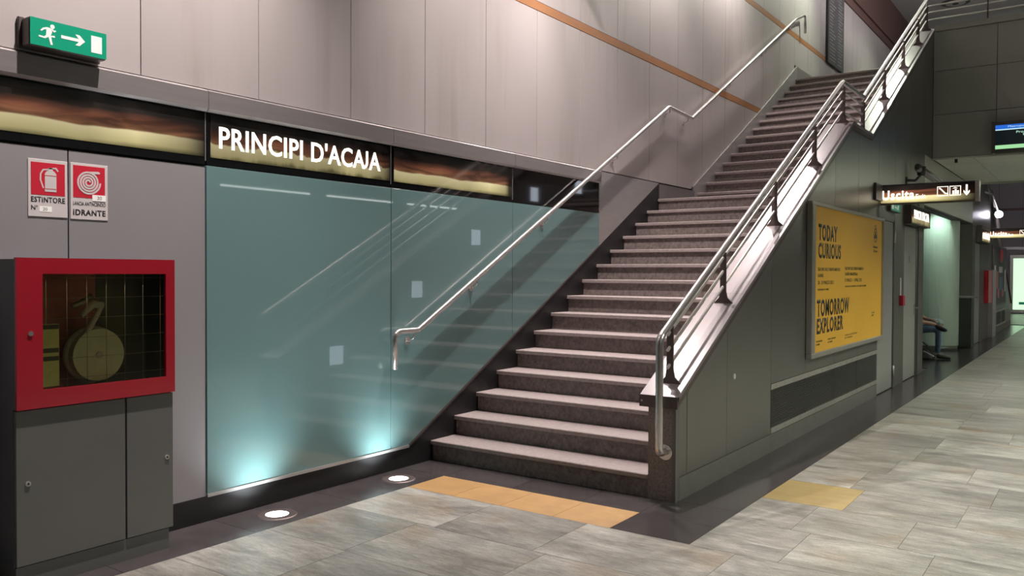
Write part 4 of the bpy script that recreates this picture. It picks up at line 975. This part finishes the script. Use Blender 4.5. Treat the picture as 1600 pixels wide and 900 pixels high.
for y in (24.05, 25.2, 26.4, 27.58): box('mullion', (XO, y, .2), (XO+.008, y+.06, .54), 'poster_frame', fg)
for k in range(8): box('slat', (XO+.001, 24.1, .215+k*.04), (XO+.006, 27.6, .228+k*.04), 'grille_slat', fg)
fp2 = empty('poster_board', (XO, 25.7, .7), 'distant dark poster with red and pale patches beyond the bridge', 'poster')
box('frame', (XO, 24.0, .70), (XO+.03, 27.45, 2.28), 'frame_grey', fp2)
s2 = box('sheet', (XO+.03, 24.12, .76), (XO+.034, 27.35, 2.24), 'poster_dark', fp2)
for (a, h, r_, mt) in ((1.9, 1.15, .42, 'sign_red'), (1.2, .15, .3, 'poster_pink'), (2.3, .15, .28, 'poster_pink')): flat('print', circ(a, h+.12, r_*.9, 18, r_*.42), 'x', (XO+.034, 24.12, .76), mt, s2)
for (a0_, a1_, h0, h1, mt) in ((.15, .5, .3, 1.0, 'sign_white'), (1.3, 2.2, .35, .7, 'poster_blue'), (1.3, 2.2, .82, .98, 'sign_white'), (2.8, 3.1, .3, .9, 'sign_white'), (.7, 1.1, .4, .85, 'poster_pink')): flat('print', rect(a0_, a1_, h0, h1), 'x', (XO+.034, 24.12, .76), mt, s2)
fx = empty('fire_extinguisher_cabinet', (XO, 22.9, .8), 'narrow red and white cabinet on the distant wall beside the dark poster', 'fire cabinet')
box('body', (XO+.006, 22.35, .85), (XO+.10, 23.2, 1.62), 'signal_red', fx, .01); box('side_panel', (XO+.006, 23.2, .0), (XO+.11, 23.95, 1.64), 'low_panel', fx, .004)
fs = empty('door_sign', (XO, 21.8, 2.25), 'small lit sign over the distant door beyond the bridge', 'sign')
box('housing', (XO+.004, 20.95, 2.24), (XO+.10, 22.6, 2.62), 'sign_side', fs, .004); f_ = box('lit_face', (XO+.10, 21.0, 2.27), (XO+.104, 22.55, 2.53), 'backlit_name', fs)
text('lettering', "PRINCIPI D'ACAJA", 'x', (XO+.1042, 21.1, 2.33), .13, 1.3, 'letter_glow', f_, .002, .02)
# end wall
wend = box('wall_end', (0, 38.2, 0), (14, 38.4, 8.3), 'joint_black'); tag(wend, kind='structure')
xs = [0, 1.0] + [1.0+.81*k for k in range(1, 9)]
for a, b in zip(xs, xs[1:]):
    for z0, z1 in ((.15, 2.5), (2.62, 4.05), (4.14, 6.5)): box('panel', (a+.005, 38.17, z0), (b-.005, 38.2, z1-.005), 'far_wall', wend)
box('ledge_strip', (0, 38.14, 2.505), (8, 38.2, 2.615), 'steel_dull', wend); box('brown_strip', (0, 38.16, 4.05), (8, 38.2, 4.14), 'brown_fascia', wend)
gb = empty('green_light_box', (2.3, 38.1, .0), 'glowing pale green advertising light box on the end wall', 'light box')
box('frame', (1.40, 38.02, .02), (3.3, 38.16, 2.32), 'poster_frame', gb, .02); gf = box('lit_face', (1.53, 38.012, .16), (3.17, 38.022, 2.16), 'green_box', gb)
flat('print', circ(.5, 1.5, .12, 12), 'y', (1.53, 38.012, .16), 'poster_frame', gf); flat('print', rect(.2, 1.2, .2, .3), 'y', (1.53, 38.012, .16), 'exit_green', gf)
# projector under the far bridge edge
pj = empty('wall_projector', (2.3, 23.6, 2.9), 'bright white projector lamp on a thin bracket beyond the bridge', 'lamp')
tube('bracket', [(XO, 22.4, 3.46), (2.28, 22.7, 3.40), (2.30, 23.55, 3.10)], .022, 'low_panel', pj, 8)
tube('housing', [(2.30, 23.85, 3.09), (2.32, 23.62, 3.01)], [.06, .10], 'lamp_body', pj, 14)
tube('lens', [(2.32, 23.615, 3.008), (2.321, 23.605, 3.005)], .088, 'spot_violet', pj, 16)
lamp('SPOT', 'wall_projector_light', (2.5, 24.2, 3.05), (3.0, 38, 3.2), 380, (1, .93, .98), spot_size=R(70), spot_blend=.7, shadow_soft_size=.06)
# ceiling lamp seen through the top rails
rc = empty('round_ceiling_lamp', (1.35, 23.3, 8.2), 'flat round lamp in the upper ceiling above the top rails', 'lamp')
disc('ring', (1.35, 23.3, 8.25), 'z', .32, .03, 'frame_grey', rc, 32); disc('dish', (1.35, 23.3, 8.235), 'z', .22, .02, 'ceiling_paint', rc, 32); disc('core', (1.35, 23.3, 8.225), 'z', .07, .012, 'lamp_body', rc, 16)

# ------------------------------------------------------------------ lamps overhead (housings of the lights at the top)
for i, (p, a, w, c, ang) in enumerate(SPOTS):
    v = (Vector(a)-Vector(p)).normalized(); q = Vector(p)
    t = empty('stair_projector', p, ('first', 'second', 'third', 'fourth', 'fifth', 'sixth', 'seventh')[i] + ' projector lamp hung from the ceiling over the stairs, counted from the cabinet end', 'lamp', 'projectors over the stairs')
    bm = bmesh.new(); badd_tube(bm, [q - v*.30, q - v*.04, q - v*.03], [.07, .095, .11], 16); from_bm('housing', bm, 'lamp_body', t)
    tube('stem', [q - v*.2, (q - v*.2)[:2] + (8.29,)] if False else [tuple(q - v*.2), ((q-v*.2).x, (q-v*.2).y, 8.285)], .012, 'lamp_body', t, 8)
for i, (p, w) in enumerate(DOWN + [((5.3, y, 3.6), 0) for y in (24, 30, 35.5)]):
    t = empty('concourse_downlight', p, ('first', 'second', 'third', 'fourth', 'fifth', 'sixth', 'seventh', 'eighth')[i] + ' pendant downlight over the concourse, counted from the rear wall', 'lamp', 'concourse downlights')
    disc('shade', (p[0], p[1], p[2]+.03), 'z', .24, .22, 'lamp_body', t, 24, .10); tube('stem', [(p[0], p[1], p[2]+.22), (p[0], p[1], 8.285)], .015, 'lamp_body', t, 8)
# pendant globe lamp over the concourse (mirrored in the black sign band) and two added, unseen lamps that brighten the bridge soffit
t = empty('pendant_lamp', (8.0, 6.7, 4.4), 'white pendant lamp over the concourse, mirrored as a white dot in the sign band', 'lamp')
disc('lens', (8.0, 6.7, 4.36), 'z', .10, .05, 'lamp_white', t, 24); disc('shade', (8.0, 6.7, 4.41), 'z', .13, .12, 'lamp_body', t, 24, .05); tube('stem', [(8.0, 6.7, 4.5), (8.0, 6.7, 8.285)], .01, 'lamp_body', t, 8)
for i, y in enumerate((16.2, 18.6)):
    t = empty('added_bridge_lamp', (5.6, y, 3.2), ('nearer', 'farther')[i] + ' unseen bowl uplight added below the bridge ceiling', 'lamp', 'added bowl lamps below the bridge')
    tube('stem', [(5.6, y, 2.56), (5.6, y, 3.40)], .012, 'lamp_body', t, 8); disc('bowl', (5.6, y, 2.46), 'z', .08, .10, 'lamp_body', t, 24, .20)
    lamp('SPOT', 'added_bridge_lamp_light', (5.6, y, 2.60), (5.4, y, 4), 950, (.95, 1, .86), spot_size=R(125), spot_blend=.5, shadow_soft_size=.10)
# added, unseen uplighters on the bridge floor that brighten the upper hall
for i, x in enumerate((3.4, 6.4)):
    t = empty('added_uplighter', (x, 17.6, ZT), ('first', 'second')[i] + ' unseen standing fill lamp added on the bridge floor, counted from the stairs', 'lamp', 'added bridge fill lamps')
    disc('base', (x, 17.6, ZT), 'z', .16, .03, 'lamp_body', t, 24); tube('pole', [(x, 17.6, ZT+.03), (x, 17.6, 6.45)], .02, 'lamp_body', t, 8); disc('bowl', (x, 17.6, 6.42), 'z', .06, .10, 'lamp_body', t, 24, .18)
    lamp('SPOT', 'added_uplighter_light', (x, 17.6, 6.56), (x-.5, 17.6, 8), 420, (1, .96, .95), spot_size=R(170), spot_blend=.3, shadow_soft_size=.15)
# fluorescent battens over the platform side; they mirror in the teal glass
for i, (y0, y1) in enumerate(((-4.0, -1.6), (-1.1, 1.3), (1.8, 4.2), (4.7, 7.1), (7.7, 10.1), (10.75, 13.15), (13.68, 15.9), (16.5, 18.9), (21, 23.4), (25, 27.4), (29, 31.4))):
    t = empty('tube_lamp', (10.7, (y0+y1)/2, 3.3), ('first', 'second', 'third', 'fourth', 'fifth', 'sixth', 'seventh', 'eighth', 'ninth', 'tenth', 'eleventh')[i] + ' fluorescent batten over the platform side, counted from the rear wall', 'lamp', 'fluorescent battens')
    tube('tube', [(10.7, y0, 3.345), (10.7, y1, 3.345)], .022, 'tube_white', t, 10)
    box('batten', (10.63, y0, 3.385), (10.77, y1, 3.44), 'low_panel', t)
    for y in (y0+.3, y1-.3): tube('rod', [(10.7, y, 3.44), (10.7, y, 8.285)], .008, 'lamp_body', t, 6)
